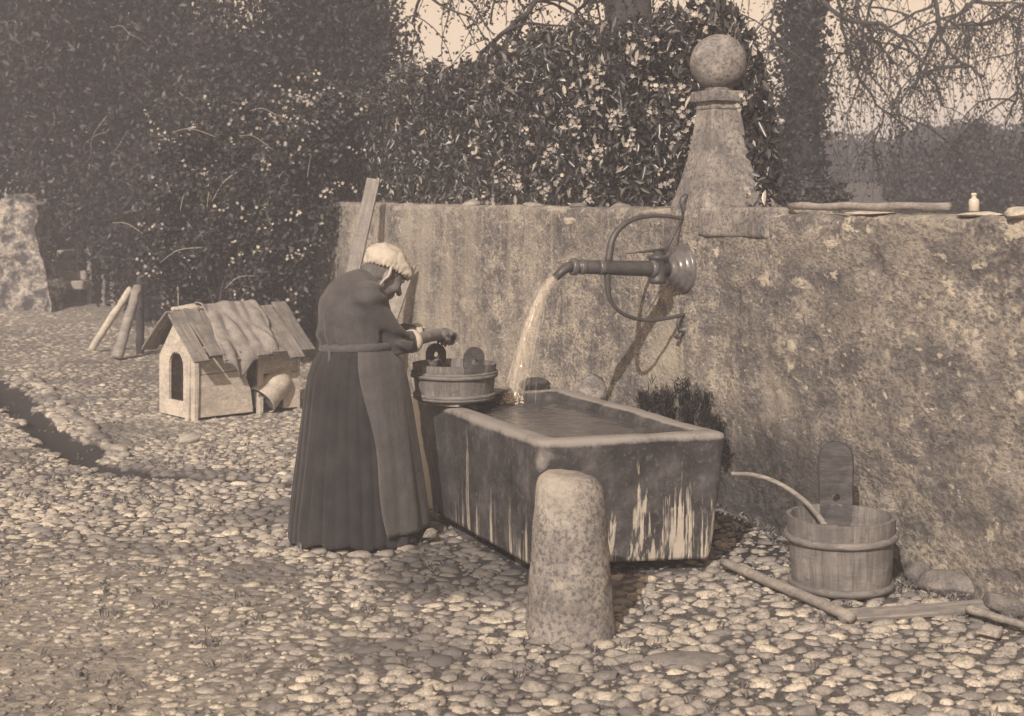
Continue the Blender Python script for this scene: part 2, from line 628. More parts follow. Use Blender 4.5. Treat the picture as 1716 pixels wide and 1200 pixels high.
# wet mossy trough stone with pale lime runs and a worn rim
t = NT('trough_stone', 0.55, 0.35)
v = t.pos()
n1 = t.noise(v, 6.0, 7, 0.65); n2 = t.noise(v, 45.0, 4, 0.65)
runs = t.noise(t.pos((19, 19, 0.7)), 1.0, 4, 0.7, 0.15)
runs2 = t.noise(t.pos((70, 70, 2.0)), 1.0, 4, 0.6, 0.2)
c = t.ramp(n1, [(0.34, tone(0.028)), (0.52, tone(0.060)), (0.70, tone(0.13))])
c = t.mix(t.ramp(n2, [(0.56, 0.0), (0.68, 0.6)]), c, tone(0.15))
rm = t.math('ADD', t.math('ADD', t.math('MULTIPLY', runs, 0.72), t.math('MULTIPLY', runs2, 0.33)), t.math('MULTIPLY', t.attr('lime'), 0.205))
c = t.mix(t.ramp(rm, [(0.725, 0.0), (0.785, 0.9)]), c, tone(0.46))
dry = t.math('ADD', t.attr('dry'), t.math('MULTIPLY', t.math('SUBTRACT', n1, 0.5), 1.3))
dry = t.math('ADD', dry, t.math('MULTIPLY', t.math('SUBTRACT', n2, 0.5), 0.5))
c = t.mix(t.ramp(dry, [(0.35, 0.0), (0.85, 0.9)]), c, tone(0.27))
c = t.mix(t.ramp(t.math('ADD', t.attr('lit_arris'), t.math('MULTIPLY', t.math('SUBTRACT', n1, 0.5), 1.2)), [(0.4, 0.0), (0.6, 0.95)]), c, tone(0.66))  # left edge paled to look lit where the shade falls
rr = t.ramp(dry, [(0.3, 0.55), (0.7, 0.9)])
MAT['trough_stone'] = t.out(c, t.bump(n2, 0.35, 0.008, t.bump(n1, 0.5, 0.02)), rr)

# earth between the cobbles
t = NT('yard_earth', 0.97, 0.08)
v = t.pos()
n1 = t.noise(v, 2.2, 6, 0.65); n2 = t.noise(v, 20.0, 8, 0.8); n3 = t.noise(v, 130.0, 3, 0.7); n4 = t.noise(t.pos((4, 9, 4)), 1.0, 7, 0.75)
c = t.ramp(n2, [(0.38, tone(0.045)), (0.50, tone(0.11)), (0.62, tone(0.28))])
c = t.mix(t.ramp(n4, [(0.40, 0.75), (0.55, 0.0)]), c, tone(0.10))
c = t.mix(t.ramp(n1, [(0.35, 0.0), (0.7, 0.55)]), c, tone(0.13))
c = t.mix(t.ramp(n3, [(0.55, 0.0), (0.64, 0.6)]), c, tone(0.42))
c = t.mix(t.math('MULTIPLY', t.attr('sand'), 0.75), c, t.mix(t.ramp(n4, [(0.36, 0.6), (0.50, 0.0)]), t.ramp(n2, [(0.38, tone(0.18)), (0.60, tone(0.56))]), tone(0.13)))
wet = t.math('ADD', t.attr('wet'), t.math('MULTIPLY', t.math('SUBTRACT', n1, 0.5), 0.8))
c = t.mix(t.ramp(wet, [(0.35, 0.0), (0.65, 0.9)]), c, tone(0.05))
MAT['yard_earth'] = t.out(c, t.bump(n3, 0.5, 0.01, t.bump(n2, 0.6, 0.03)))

# cobbles: pale river stones with grit and dark skins
t = NT('cobble_stone', 0.88, 0.18)
v = t.pos()
rnd = t.math('FRACT', t.math('ADD', t.math('MULTIPLY', t.random(), 7.31), t.island()))
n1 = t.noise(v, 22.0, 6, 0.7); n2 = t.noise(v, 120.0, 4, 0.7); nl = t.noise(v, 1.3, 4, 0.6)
c = t.ramp(rnd, [(0.0, tone(0.21)), (0.40, tone(0.37)), (0.85, tone(0.48)), (1.0, tone(0.60))])
c = t.mix(t.ramp(n1, [(0.36, 0.8), (0.52, 0.0)]), c, tone(0.14))
c = t.mix(t.ramp(n2, [(0.38, 0.6), (0.50, 0.0)]), c, tone(0.11))
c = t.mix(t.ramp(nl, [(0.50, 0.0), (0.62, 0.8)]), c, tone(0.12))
# moss and splash water darken the stones by the trough
dn = t.n.new('ShaderNodeVectorMath'); dn.operation = 'DISTANCE'
t.l.new(v, dn.inputs[0]); dn.inputs[1].default_value = (-0.12, 6.45, 0)
wetd = t.math('ADD', dn.outputs['Value'], t.math('MULTIPLY', t.math('SUBTRACT', nl, 0.5), 0.9))
wetm = t.ramp(t.math('MULTIPLY', wetd, 1.0), [(0.38, 0.8), (0.62, 0.0)])
c = t.mix(wetm, c, tone(0.06))
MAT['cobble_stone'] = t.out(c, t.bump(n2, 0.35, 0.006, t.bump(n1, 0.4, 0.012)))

simple('dark_earth', 0.05, 0.15, 5, bump=0.6, bdist=0.03)
simple('hill_grass', 0.05, 0.12, 0.6, bump=0.5, bdist=0.2)
simple('bark', 0.03, 0.09, 9, bump=0.8, bdist=0.03)
simple('ivy_bark', 0.035, 0.08, 14, bump=0.8, bdist=0.03)
simple('pale_stone', 0.36, 0.62, 12, bump=0.5, bdist=0.012)
simple('grey_stone', 0.20, 0.40, 10, bump=0.5, bdist=0.015)
simple('earthy_stone', 0.09, 0.26, 14, bump=0.6, bdist=0.015)
simple('dark_stone', 0.05, 0.12, 10, bump=0.5, bdist=0.015)
simple('old_masonry', 0.16, 0.78, 5.0, bump=0.9, bdist=0.06, detail=8)
t = NT('old_masonry', .95, .1)
v = t.pos(); n1 = t.noise(v, 6.5, 5, .7, .3); n2 = t.noise(v, 22, 4, .7)
c = t.ramp(n1, [(.42, tone(.07)), (.5, tone(.20)), (.60, tone(.42))])
c = t.mix(t.ramp(n2, [(.38, .8), (.52, 0.)]), c, tone(.10))
MAT['old_masonry'] = t.out(c, t.bump(n1, .8, .08))
simple('iron', 0.035, 0.085, 18, rough=0.45, spec=0.5, bump=0.25, bdist=0.004)
simple('brass', 0.06, 0.16, 12, rough=0.30, spec=0.7, bump=0.12, bdist=0.003)
simple('white_cloth', 0.38, 0.50, 30, rough=0.95, spec=0.05, bump=0.3, bdist=0.004)
simple('skin', 0.17, 0.23, 30, rough=0.6, spec=0.25, bump=0.2, bdist=0.002)
simple('grey_hair', 0.08, 0.14, 40, rough=0.7, bump=0.4, bdist=0.003)
simple('white_enamel', 0.26, 0.62, 9, rough=0.5, spec=0.4, bump=0.15, bdist=0.003)
simple('sacking', 0.17, 0.33, 14, rough=0.97, spec=0.05, bump=0.5, bdist=0.006)
simple('glass_bottle', 0.42, 0.56, 20, rough=0.25, spec=0.5, bump=0.05, bdist=0.001)
simple('dark_void', 0.03, 0.05, 6)
wood_mat('grey_wood', 0.17, 0.40)
wood_mat('roof_wood', 0.12, 0.36)
wood_mat('pale_wood', 0.36, 0.60)
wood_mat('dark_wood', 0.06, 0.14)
wood_mat('tub_wood', 0.12, 0.29)
wood_mat('whitewashed_wood', 0.36, 0.70)
t = NT('dark_leaf', 0.55, 0.25)  # shade over the tree mass is put into this leaf colour; ivy shares it
MAT['dark_leaf'] = t.out(t.ramp(t.island(), [(0, tone(.010)), (.7, tone(.032)), (.93, tone(.065)), (1, tone(.17))]))
leaf_mat('shrub_leaf', 0.015, 0.075, 0.5, 0.3)
leaf_mat('laurel_leaf', 0.015, 0.14, 0.33, 0.5)
t = NT('laurel_leaf', 0.33, 0.5)
MAT['laurel_leaf'] = t.out(t.ramp(t.island(), [(0, tone(.014)), (.66, tone(.042)), (.90, tone(.11)), (1, tone(.36))]))  # the few palest leaves are glints put into the colour
leaf_mat('far_leaf', 0.03, 0.10, 0.7, 0.2)
leaf_mat('tree_leaf', 0.012, 0.04, 0.6, 0.2)  # dark silhouette against the sky is put into the leaf colour
leaf_mat('blossom', 0.22, 0.52, 0.8, 0.1)
leaf_mat('fern', 0.012, 0.045, 0.7, 0.15)
leaf_mat('dry_grass', 0.08, 0.26, 0.9, 0.1)

# cloth with a fine weave
def cloth_mat(name, lo, hi, weave=220.0):
    t = NT(name, 0.95, 0.08)
    v = t.pos()
    n1 = t.noise(v, 9, 5, 0.6); n2 = t.noise(v, weave, 2, 0.5)
    c = t.ramp(n1, [(0.3, tone(lo)), (0.7, tone(hi))])
    c = t.mix(t.ramp(n2, [(0.4, 0.35), (0.6, 0.0)]), c, tone(lo * 0.6))
    t.b.inputs['Sheen Weight'].default_value = 0.15
    n3 = t.noise(t.pos((1, 1, .45)), 26, 4, .6, .5)
    MAT[name] = t.out(c, t.bump(n2, 0.4, 0.004, t.bump(n3, 0.45, 0.012, t.bump(n1, 0.4, 0.02))))
cloth_mat('blouse_cloth', 0.060, 0.105)
cloth_mat('skirt_cloth', 0.026, 0.050)
cloth_mat('apron_cloth', 0.075, 0.12)

# water
t = NT('trough_water', 0.13, 0.5)
v = t.pos()
n1 = t.noise(v, 16.0, 3, 0.5, 0.6); n2 = t.noise(v, 48.0, 2, 0.5)
t.b.inputs['Base Color'].default_value = tone(0.075)
MAT['trough_water'] = t.out(None, t.bump(n2, 0.10, 0.008, t.bump(n1, 0.16, 0.02)))
m, n_, l_, b_ = base_mat('falling_water', 0.12, 0.5)
b_.inputs['Base Color'].default_value = tone(0.7)
tr = n_.new('ShaderNodeBsdfTransparent'); mx = n_.new('ShaderNodeMixShader')
tc_ = n_.new('ShaderNodeNewGeometry'); mp_ = n_.new('ShaderNodeMapping'); mp_.inputs['Scale'].default_value = (70, 70, 9)
nz_w = n_.new('ShaderNodeTexNoise'); nz_w.inputs['Scale'].default_value = 1.0; nz_w.inputs['Detail'].default_value = 4
rm_w = n_.new('ShaderNodeMapRange'); rm_w.inputs[1].default_value = .42; rm_w.inputs[2].default_value = .68; rm_w.inputs[3].default_value = .015; rm_w.inputs[4].default_value = .22
l_.new(tc_.outputs['Position'], mp_.inputs[0]); l_.new(mp_.outputs[0], nz_w.inputs['Vector']); l_.new(nz_w.outputs['Fac'], rm_w.inputs[0]); l_.new(rm_w.outputs[0], mx.inputs[0])
l_.new(tr.outputs[0], mx.inputs[1]); l_.new(b_.outputs[0], mx.inputs[2])
l_.new(mx.outputs[0], n_['Material Output'].inputs[0])
MAT['falling_water'] = m
m, n_, l_, b_ = base_mat('splash_foam', 0.5, 0.4)
b_.inputs['Base Color'].default_value = tone(0.7)
MAT['splash_foam'] = m

# ------------------------------------------------------------------ the ground of the yard
W0 = Vector((1.99, 5.67, 0)); U = Vector((-0.392, 0.920, 0)).normalized(); NRM = Vector((-U.y, U.x, 0))   # along the wall, towards the yard
def wall(tt, q=0.0, z=0.0):
    """point t metres along the wall, q metres out into the yard"""
    p = W0 + U * tt + NRM * q
    return Vector((p.x, p.y, z))
def side_of_wall(x, y):
    return (x - W0.x) * NRM.x + (y - W0.y) * NRM.y       # > 0 in the yard

DITCH = [((-4.9, 13.4), (-2.75, 9.15), 0.14, 0.055), ((-2.75, 9.15), (-2.2, 8.62), 0.11, 0.05), ((-2.2, 8.62), (-1.15, 8.35), 0.08, 0.045), ((-1.15, 8.35), (-0.7, 8.2), 0.07, 0.04)]
def ditch(x, y):
    d = np.zeros(np.broadcast(x, y).shape)
    for (ax, ay), (bx, by), wd, dp in DITCH:
        dx, dy = bx - ax, by - ay
        tt = np.clip(((x - ax) * dx + (y - ay) * dy) / (dx * dx + dy * dy), 0, 1)
        dist = np.hypot(x - ax - tt * dx, y - ay - tt * dy)
        wob = 1 + 0.45 * vnoise(P3(x * 4, y * 4, 0), 4) + 0.25 * vnoise(P3(x * 11, y * 11, 0), 5)
        d = np.maximum(d, dp * np.clip(1.25 - dist / (wd * wob), 0, 1) ** 0.7)
    return d
def ground_z(x, y):
    x, y = np.asarray(x, float), np.asarray(y, float)
    near = np.clip((30 - y) / 12, 0, 1)
    z = 0.022 * fbm(P3(x * 0.7, y * 0.7, 0), 3) * near
    bank = np.clip((-x - 4.3) / 2.5, 0, 1) * np.clip((y - 17.5) / 5, 0, 1)
    z = z + 0.35 * bank * bank * (1 + 0.3 * fbm(P3(x, y, 3), 8))
    return z - ditch(x, y)

xs = np.unique(np.concatenate([np.linspace(-250, -9, 26), np.arange(-9, -4.5, 0.15), np.arange(-4.5, 3.2, 0.04), np.linspace(3.2, 250, 26)]))
ys = np.unique(np.concatenate([np.linspace(-60, 3.4, 14), np.arange(3.4, 10, 0.04), np.arange(10, 26, 0.09), np.linspace(26, 320, 26)]))
GX, GY = np.meshgrid(xs, ys)
GZ = ground_z(GX, GY) + 0.006 * fbm(P3(GX * 9, GY * 9, 1), 5, 3)
V = np.stack([GX, GY, GZ], -1).reshape(-1, 3)
nx = len(xs)
ii = (np.arange(len(ys) - 1)[:, None] * nx + np.arange(nx - 1)[None, :]).ravel()
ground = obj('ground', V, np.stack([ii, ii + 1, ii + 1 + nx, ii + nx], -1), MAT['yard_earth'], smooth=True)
tag(ground, 'earth yard paved with pale cobbles', 'ground', kind='structure')
me = ground.data
for nm in ('sand', 'wet'):
    me.attributes.new(nm, 'FLOAT', 'POINT')
X_, Y_ = V[:, 0], V[:, 1]
sand = np.clip((-0.4 - X_ + 0.5 * vnoise(P3(X_, Y_, 0), 9)) * 0.9, 0, 1) * np.clip((7.2 - Y_) / 1.2, 0, 1)
sand = np.maximum(sand, np.clip((Y_ - 8.8) / 1.5, 0, 1) * np.clip(0.6 + 0.6 * fbm(P3(X_ * .8, Y_ * .5, 0), 14), 0, 1) * (Y_ < 40) * (ditch(X_, Y_) < 0.005))
me.attributes['sand'].data.foreach_set('value', sand.astype(np.float32))
wet = np.clip(ditch(X_, Y_) / 0.028, 0, 1) * .9
wet = np.maximum(wet, np.clip(1.1 - np.hypot((X_ + 0.1) / 0.75, (Y_ - 6.5) / 0.75), 0, 1))
wet = np.maximum(wet, np.clip(1.2 - np.hypot((X_ - 1.05) / 0.5, (Y_ - 6.9) / 0.8), 0, 1))
me.attributes['wet'].data.foreach_set('value', wet.astype(np.float32))

# trough outline, needed to keep the cobbles clear of it
TL, TN_, TR_ = g(685, 660, .62), g(905, 740, .62), g(1222, 725, .62)
TB_ = TL + (TR_ - TN_)
BL, BN, BR = g(712, 848, .06), g(890, 948, .06), g(1192, 935, .06)
BB = BL + (BR - BN)
BOL = g(957, 1060)
BUC = Vector((1.392, 6.06, 0.018))
HC = g(325, 708); HG = Vector((-0.673, 0.74, 0)); HS = Vector((0.74, 0.673, 0))       # dog house corner, gable and side directions
def in_quad(x, y, q):
    s = [(q[(i + 1) % 4].x - q[i].x) * (y - q[i].y) - (q[(i + 1) % 4].y - q[i].y) * (x - q[i].x) for i in range(4)]
    return all(k > 0 for k in s) or all(k < 0 for k in s)
QT = [BL, BN, BR, BB]
QH = [HC, HC + HG * 0.53, HC + HG * 0.53 + HS * 1.0, HC + HS * 1.0]

# river cobbles: packed by throwing darts, elongated across the view
def cobble_mesh(k):
    bm = bmesh.new()
    bmesh.ops.create_icosphere(bm, subdivisions=2, radius=1.0)
    co = np.array([v.co[:] for v in bm.verts])
    co = co * (1 + 0.30 * vnoise(co * 1.3, 40 + k) + 0.20 * vnoise(co * 2.4, 60 + k))[:, None]
    co[:, 2] = np.where(co[:, 2] > 0.55, 0.55 + (co[:, 2] - .55) * .55, co[:, 2])
    fc = np.array([[v.index for v in f.verts] for f in bm.faces])
    bm.free()
    return co, fc
COB = [cobble_mesh(k) for k in range(10)]

cells, stones = {}, []
cand = 340000
cx = rng.uniform(-8.2, 2.6, cand); cy = 3.5 + (22.5 - 3.5) * rng.uniform(0, 1, cand) ** 1.5
sizes = 0.016 + 0.024 * rng.uniform(0, 1, cand) ** 1.7
patch = fbm(P3(cx * 0.55, cy * 0.55, 7), 21, 3)
sizes *= (1 + 0.35 * patch) * np.where(cy > 11, 1 + 0.05 * (cy - 11), 1)
inward = side_of_wall(cx, cy)
dd = ditch(cx, cy)
fx = np.abs(cx) / np.maximum(cy, 0.1)
ok = (inward > 0.04) & (dd < 0.012) & (fx < 0.44)
EL = 1.22
CS = 0.075
drop = rng.uniform(0, 1, cand)
order = np.argsort(-sizes + 0.012 * rng.uniform(-1, 1, cand))
for i in order:
    if not ok[i]: continue
    x, y, r = cx[i], cy[i], sizes[i]
    if (x - BOL.x) ** 2 + (y - BOL.y) ** 2 < 0.155 ** 2: continue
    u_, v_ = x / EL, y
    a, b = int(u_ // CS), int(v_ // CS)
    bad = False
    for p in (a - 1, a, a + 1):
        for q in (b - 1, b, b + 1):
            for (xx, yy, rr) in cells.get((p, q), ()):
                if (xx - u_) ** 2 + (yy - v_) ** 2 < ((rr + r) * 0.87) ** 2:
                    bad = True; break
            if bad: break
        if bad: break
    if bad: continue
    if in_quad(x, y, QT) or in_quad(x, y, QH) or (cy[i] > 13 and drop[i] < (cy[i] - 13) * .12) or (((x - 1.12) / .26) ** 2 + ((y - 6.85) / .55) ** 2 < 1 and drop[i] < .7): continue
    cells.setdefault((a, b), []).append((u_, v_, r))
    stones.append((x, y, r))
stones = np.array(stones)
# a few larger flat stones sunk among them
sx_, sy_, sr_ = stones.T
slabs = [g(1155, 1105), g(300, 1010), g(280, 880)]
for s_ in slabs[:1]:
    keep = ((sx_ - s_.x) / 0.17) ** 2 + ((sy_ - s_.y) / 0.085) ** 2 > 1.15
    sx_, sy_, sr_ = sx_[keep], sy_[keep], sr_[keep]
nS = len(sx_)
rot = rng.normal(0, 0.38, nS)
tilt = rng.normal(0, 0.13, (nS, 2))
sink = 0.42 + 0.26 * rng.uniform(0, 1, nS)
gritty = np.clip((-0.50 - sx_ + 0.6 * vnoise(P3(sx_, sy_, 0), 9)) * 0.9, 0, 1) * np.clip((7.2 - sy_) / 1.2, 0, 1)
sink += 0.50 * gritty + 0.35 * np.clip((sy_ - 9.5) / 2.0, 0, 1) * rng.uniform(0.2, 1, nS)
sz_ = ground_z(sx_, sy_)
hh = sr_ * rng.uniform(0.62, 0.95, nS)
expo = rng.uniform(0.006, 0.021, nS) * (sr_ / 0.033) ** 0.6 * (1 - 0.80 * gritty) * np.clip(1.0 - (sy_ - 8.2) * .11, .4, 1)
kind_ = rng.integers(0, len(COB), nS)
stretch = EL * rng.uniform(0.86, 1.25, nS)
def stone_matrix(i):
    m = Matrix.Translation((sx_[i], sy_[i], sz_[i] + expo[i] - hh[i] * 0.80))
    return m @ Matrix.Rotation(rot[i], 4, 'Z') @ Matrix.Rotation(tilt[i, 0], 4, 'X') @ Matrix.Rotation(tilt[i, 1], 4, 'Y') @ \
        Matrix.Diagonal((sr_[i] * stretch[i], sr_[i] * 0.98, hh[i], 1))
px_ = 858 + F * sx_ / sy_
py_ = HZ + F * H / sy_
infr = (px_ > 5) & (px_ < 1711) & (py_ < 1195) & (gritty < 0.5)
shown = np.where(infr, sr_ * sr_ / sy_ ** 3, 0)
big_ = np.argsort(-shown)[:297]
bigset = set(big_.tolist())
cmesh = [new_mesh('cobble', v_, f_, True) for v_, f_ in COB]
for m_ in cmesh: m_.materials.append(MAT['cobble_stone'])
for i in big_:
    put('cobble', cmesh[kind_[i]], None, ground, stone_matrix(i))
VS, FS, base = [], [], 0
for i in range(nS):
    if i in bigset: continue
    v_, f_ = COB[kind_[i]]
    M_ = np.array(stone_matrix(i))
    VS.append(v_ @ M_[:3, :3].T + M_[:3, 3]); FS.append(f_ + base); base += len(v_)
# grit and small pebbles caught between them
npb = 11000
bx_ = rng.uniform(-3.6, 2.1, npb); by_ = 4.0 + 7.0 * rng.uniform(0, 1, npb) ** 1.4
kp = (ditch(bx_, by_) < .004) & (side_of_wall(bx_, by_) > .03) & (np.abs(bx_) < .42 * by_)
bx_, by_ = bx_[kp], by_[kp]
ico = bmesh.new(); bmesh.ops.create_icosphere(ico, subdivisions=1, radius=1.0)
iv = np.array([v_.co[:] for v_ in ico.verts]); if_ = np.array([[v_.index for v_ in f_.verts] for f_ in ico.faces]); ico.free()
ps = rng.uniform(.005, .014, len(bx_))
bz_ = ground_z(bx_, by_) + ps * .25
jit = 1 + .3 * rng.normal(size=(len(bx_), len(iv), 1)).clip(-1, 1)
pv_ = iv[None] * jit * (ps[:, None, None] * np.array((1.25, 1.0, .6))) + np.stack([bx_, by_, bz_], -1)[:, None]
VS.append(pv_.reshape(-1, 3)); FS.append((if_[None] + (np.arange(len(bx_)) * len(iv))[:, None, None]).reshape(-1, 3) + base); base += len(bx_) * len(iv)
rest = obj('cobbles', np.concatenate(VS), np.concatenate(FS), MAT['cobble_stone'], ground, True)
rest['kind'] = 'stuff'
for s_, (a, b, cz) in zip(slabs[:1], [(0.17, 0.085, 0.03)]):
    put('cobble', cmesh[1], None, ground, Matrix.Translation((s_.x, s_.y, -0.006)) @ Matrix.Diagonal((a, b, cz, 1)))
# edging stones beside the ditch
for i in range(40):
    f_ = i / 39
    p = Vector((-4.75 + 2.08 * f_, 13.55 - 4.35 * f_, 0)) + Vector((0.14 + random.uniform(-.03, .03), 0.07 + random.uniform(-.04, .04), 0))
    s_ = random.uniform(0.05, 0.078)
    put('kerb_stone', cmesh[i % 10], None, ground, Matrix.Translation((p.x, p.y, 0.015)) @ Matrix.Rotation(R(-62 + random.uniform(-25, 25)), 4, 'Z') @ Matrix.Diagonal((s_ * 1.25, s_ * .8, s_ * .55, 1)))

# garden ground behind the wall (higher than the yard), rising to a hill on the right
xs2 = np.unique(np.concatenate([np.arange(-12, 14, 0.5), np.linspace(14, 160, 50), np.linspace(-70, -12, 20)]))
ys2 = np.unique(np.concatenate([np.arange(-2, 24, 0.5), np.linspace(24, 200, 60)]))
GX, GY = np.meshgrid(xs2, ys2)
back = -side_of_wall(GX, GY)
GZ = np.where(back > 0.12, 1.32, 1.32) + 0.06 * fbm(P3(GX * .5, GY * .5, 2), 31)
edge = np.clip((GX + 2.1 + (GY - 15.3) * 0.06) / 1.6, 0, 1)
GZ = GZ * edge - 0.4 * (1 - edge)
hill = np.clip((GY - 22) / 40, 0, 1) ** 1.2 * np.clip((GX - 0.5) / 9 + 0.35, 0, 1)
GZ = GZ + hill * (2.1 + 0.9 * np.clip((GX - 9) / 16, 0, 1)) + hill * 0.6 * fbm(P3(GX * .06, GY * .06, 4), 33)
mask = back > -0.30
# slide points that would fall in the yard onto the wall's middle line
mv = np.clip(0.21 - back, 0, None)
near_ = (back < 0.21) & (back > -0.6)
GX2 = np.where(near_, GX - NRM.x * mv, GX); GY2 = np.where(near_, GY - NRM.y * mv, GY)
V = np.stack([GX2, GY2, GZ], -1).reshape(-1, 3)
nx = len(xs2)
ii = (np.arange(len(ys2) - 1)[:, None] * nx + np.arange(nx - 1)[None, :]).ravel()
Q = np.stack([ii, ii + 1, ii + 1 + nx, ii + nx], -1)
okv = (back > -0.59).ravel()
Q = Q[okv[Q].all(1)]
terr = obj('garden_terrain', V, Q, MAT['hill_grass'], smooth=True)
tag(terr, 'raised garden ground and grassy hill behind the wall', 'terrain', kind='structure')

# ------------------------------------------------------------------ the yard wall
T0, T1 = -3.4, 10.36
def wall_top(tt):
    z = np.where(tt < 1.74, 1.592, np.where(tt < 3.0, 1.612, 1.615 + 0.045 * np.clip((tt - 3) / 7, 0, 1)))
    return z + 0.016 * fbm(P3(tt * 2.1, 0, 0), 41) + 0.012 * fbm(P3(tt * 8, 0, 0), 42, 4) - 0.02 * np.clip(vnoise(P3(tt * 3.3, 0, 4), 43) - .35, 0, 1)
ts = np.unique(np.concatenate([np.arange(T0, 4.2, 0.025), np.arange(4.2, T1, 0.05), [T1]]))
zt = wall_top(ts)
nf = 62
rows = []
for j in range(nf + 1):
    rows.append((np.zeros_like(ts), -0.12 + (zt - 0.025 + 0.12) * j / nf))
rows.append((np.full_like(ts, -0.012), zt - 0.008))
for q_ in (0.04, 0.10, 0.18, 0.26, 0.34, 0.39):
    rows.append((np.full_like(ts, -q_), zt + 0.006 * vnoise(P3(ts * 6, q_ * 20, 0), 44)))
rows.append((np.full_like(ts, -0.415), zt - 0.02))
rows.append((np.full_like(ts, -0.42), np.full_like(ts, -0.12)))
qv = np.stack([r[0] for r in rows], 1); zv = np.stack([r[1] for r in rows], 1)
tv = np.repeat(ts[:, None], len(rows), 1)
bulge = 0.020 * fbm(P3(tv * 1.1, zv * 1.3, 0), 45) + 0.010 * fbm(P3(tv * 6, zv * 6, 1), 46, 4)
spall = fbm(P3(tv * 2.2, zv * 3.0, 5), 47, 4)
bulge -= 0.018 * np.clip((spall - 0.18) * 9, 0, 1) * (tv < 2.3)
front = (np.arange(len(rows))[None, :] <= nf + 1)
qv = qv + np.where(front, bulge, 0)
Vw = np.stack([W0.x + U.x * tv + NRM.x * qv, W0.y + U.y * tv + NRM.y * qv, zv], -1).reshape(-1, 3)
nr = len(rows)
ii = (np.arange(len(ts) - 1)[:, None] * nr + np.arange(nr - 1)[None, :]).ravel()
Qw = np.stack([ii, ii + 1, ii + 1 + nr, ii + nr], -1)
stone_wall = thing('stone_wall', wall(5, -0.2), 'long plastered yard wall, stained and flaking, running behind the trough', 'wall')
fl = [tuple(q) for q in Qw]
fl += [tuple(range(nr - 1, -1, -1)), tuple((len(ts) - 1) * nr + j for j in range(nr))]
wb = obj('wall_body', Vw, fl, MAT['wall_plaster'], stone_wall, True)
tf, zf = tv.ravel(), zv.ravel()
damp = np.clip(0.35 - zf, 0, 1) * 0.9 * (tf > 0.8) + 0.0
damp = np.maximum(damp, np.clip(1.15 - np.hypot((tf - 1.72) / 0.85, (zf - 0.10) / 0.62), 0, 1.1) * 1.1)
damp = np.maximum(damp, np.clip(1.1 - np.hypot((tf - 2.5) / 1.0, (zf - 0.1) / 0.60), 0, 1))
damp = np.maximum(damp, np.clip(1 - (T1 - tf) / 0.25, 0, 1) * 0.75)
pale = np.clip(1.0 - np.hypot((tf - 2.75) / 0.75, (zf - 0.75) / 0.6), 0, 1) * 0.8
pale = np.maximum(pale, np.clip(1.0 - np.hypot((tf - 1.65) / 0.45, (zf - 0.68) / 0.35), 0, 1) * 0.75)
pale = np.maximum(pale, 0.50 * np.clip((tf - 3.2) / 1.5, 0, 1))
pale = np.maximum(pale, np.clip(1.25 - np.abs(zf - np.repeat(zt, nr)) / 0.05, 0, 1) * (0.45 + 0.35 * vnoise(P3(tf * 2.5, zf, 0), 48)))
spots = np.clip((2.0 - tf) / 0.6, 0, 1) * 0.9 + 0.25
def t_of_px(x):
    Y = (W0.x + 0.426087 * W0.y) / (0.426087 + (x - 858.0) / F)
    return (Y - W0.y) / U.y, Y
def blot(lst):
    out = np.zeros_like(tf)
    for x_, y_, wx, wy, st_ in lst:
        t0_, Y0 = t_of_px(x_); t1_, _ = t_of_px(x_ + wx)
        z0_ = H - (y_ - HZ) * Y0 / F; hz_ = wy * Y0 / F
        out = np.maximum(out, st_ * np.exp(-((tf - t0_) / (t1_ - t0_)) ** 2 - ((zf - z0_) / hz_) ** 2))
    return out
chip = blot([(1280, 470, 14, 18, 1), (1389, 412, 17, 12, 1), (1389, 460, 20, 8, 1), (1454, 455, 8, 9, 1), (1587, 484, 10, 18, 1.1), (1592, 544, 12, 12, 1.2), (1648, 526, 9, 12, 1), (1326, 582, 8, 13, 1), (1322, 619, 10, 9, 1), (1417, 596, 8, 7, 1), (1368, 624, 8, 9, .9),
             (1634, 446, 24, 9, 1), (1690, 386, 26, 22, 1), (1700, 663, 11, 12, 1.1), (1574, 596, 11, 9, 1), (1487, 666, 6, 10, .9), (1196, 421, 9, 12, .9), (1417, 383, 14, 18, .9), (1455, 383, 7, 15, 1), (951, 368, 12, 8, 1.2), (1340, 470, 8, 8, .9), (1510, 700, 8, 8, .9), (1660, 900, 12, 16, .9), (1600, 720, 8, 10, .8), (1300, 360, 12, 6, .9), (1540, 640, 6, 8, .9), (1450, 560, 6, 8, .8)])
stain = blot([(1400, 500, 80, 60, .55), (1600, 430, 60, 45, .6), (1660, 650, 22, 130, .5), (1500, 720, 70, 50, .3), (1630, 860, 110, 110, .45), (1340, 430, 50, 40, .5), (1480, 400, 60, 40, .4), (640, 400, 40, 60, .2), (1000, 400, 60, 50, .35), (880, 420, 40, 60, .25), (1540, 560, 20, 90, .4)])
for nm, a_ in (('chip', chip), ('stain', stain), ('damp', damp), ('pale', pale), ('spots', spots)):
    wb.data.attributes.new(nm, 'FLOAT', 'POINT').data.foreach_set('value', a_.astype(np.float32))

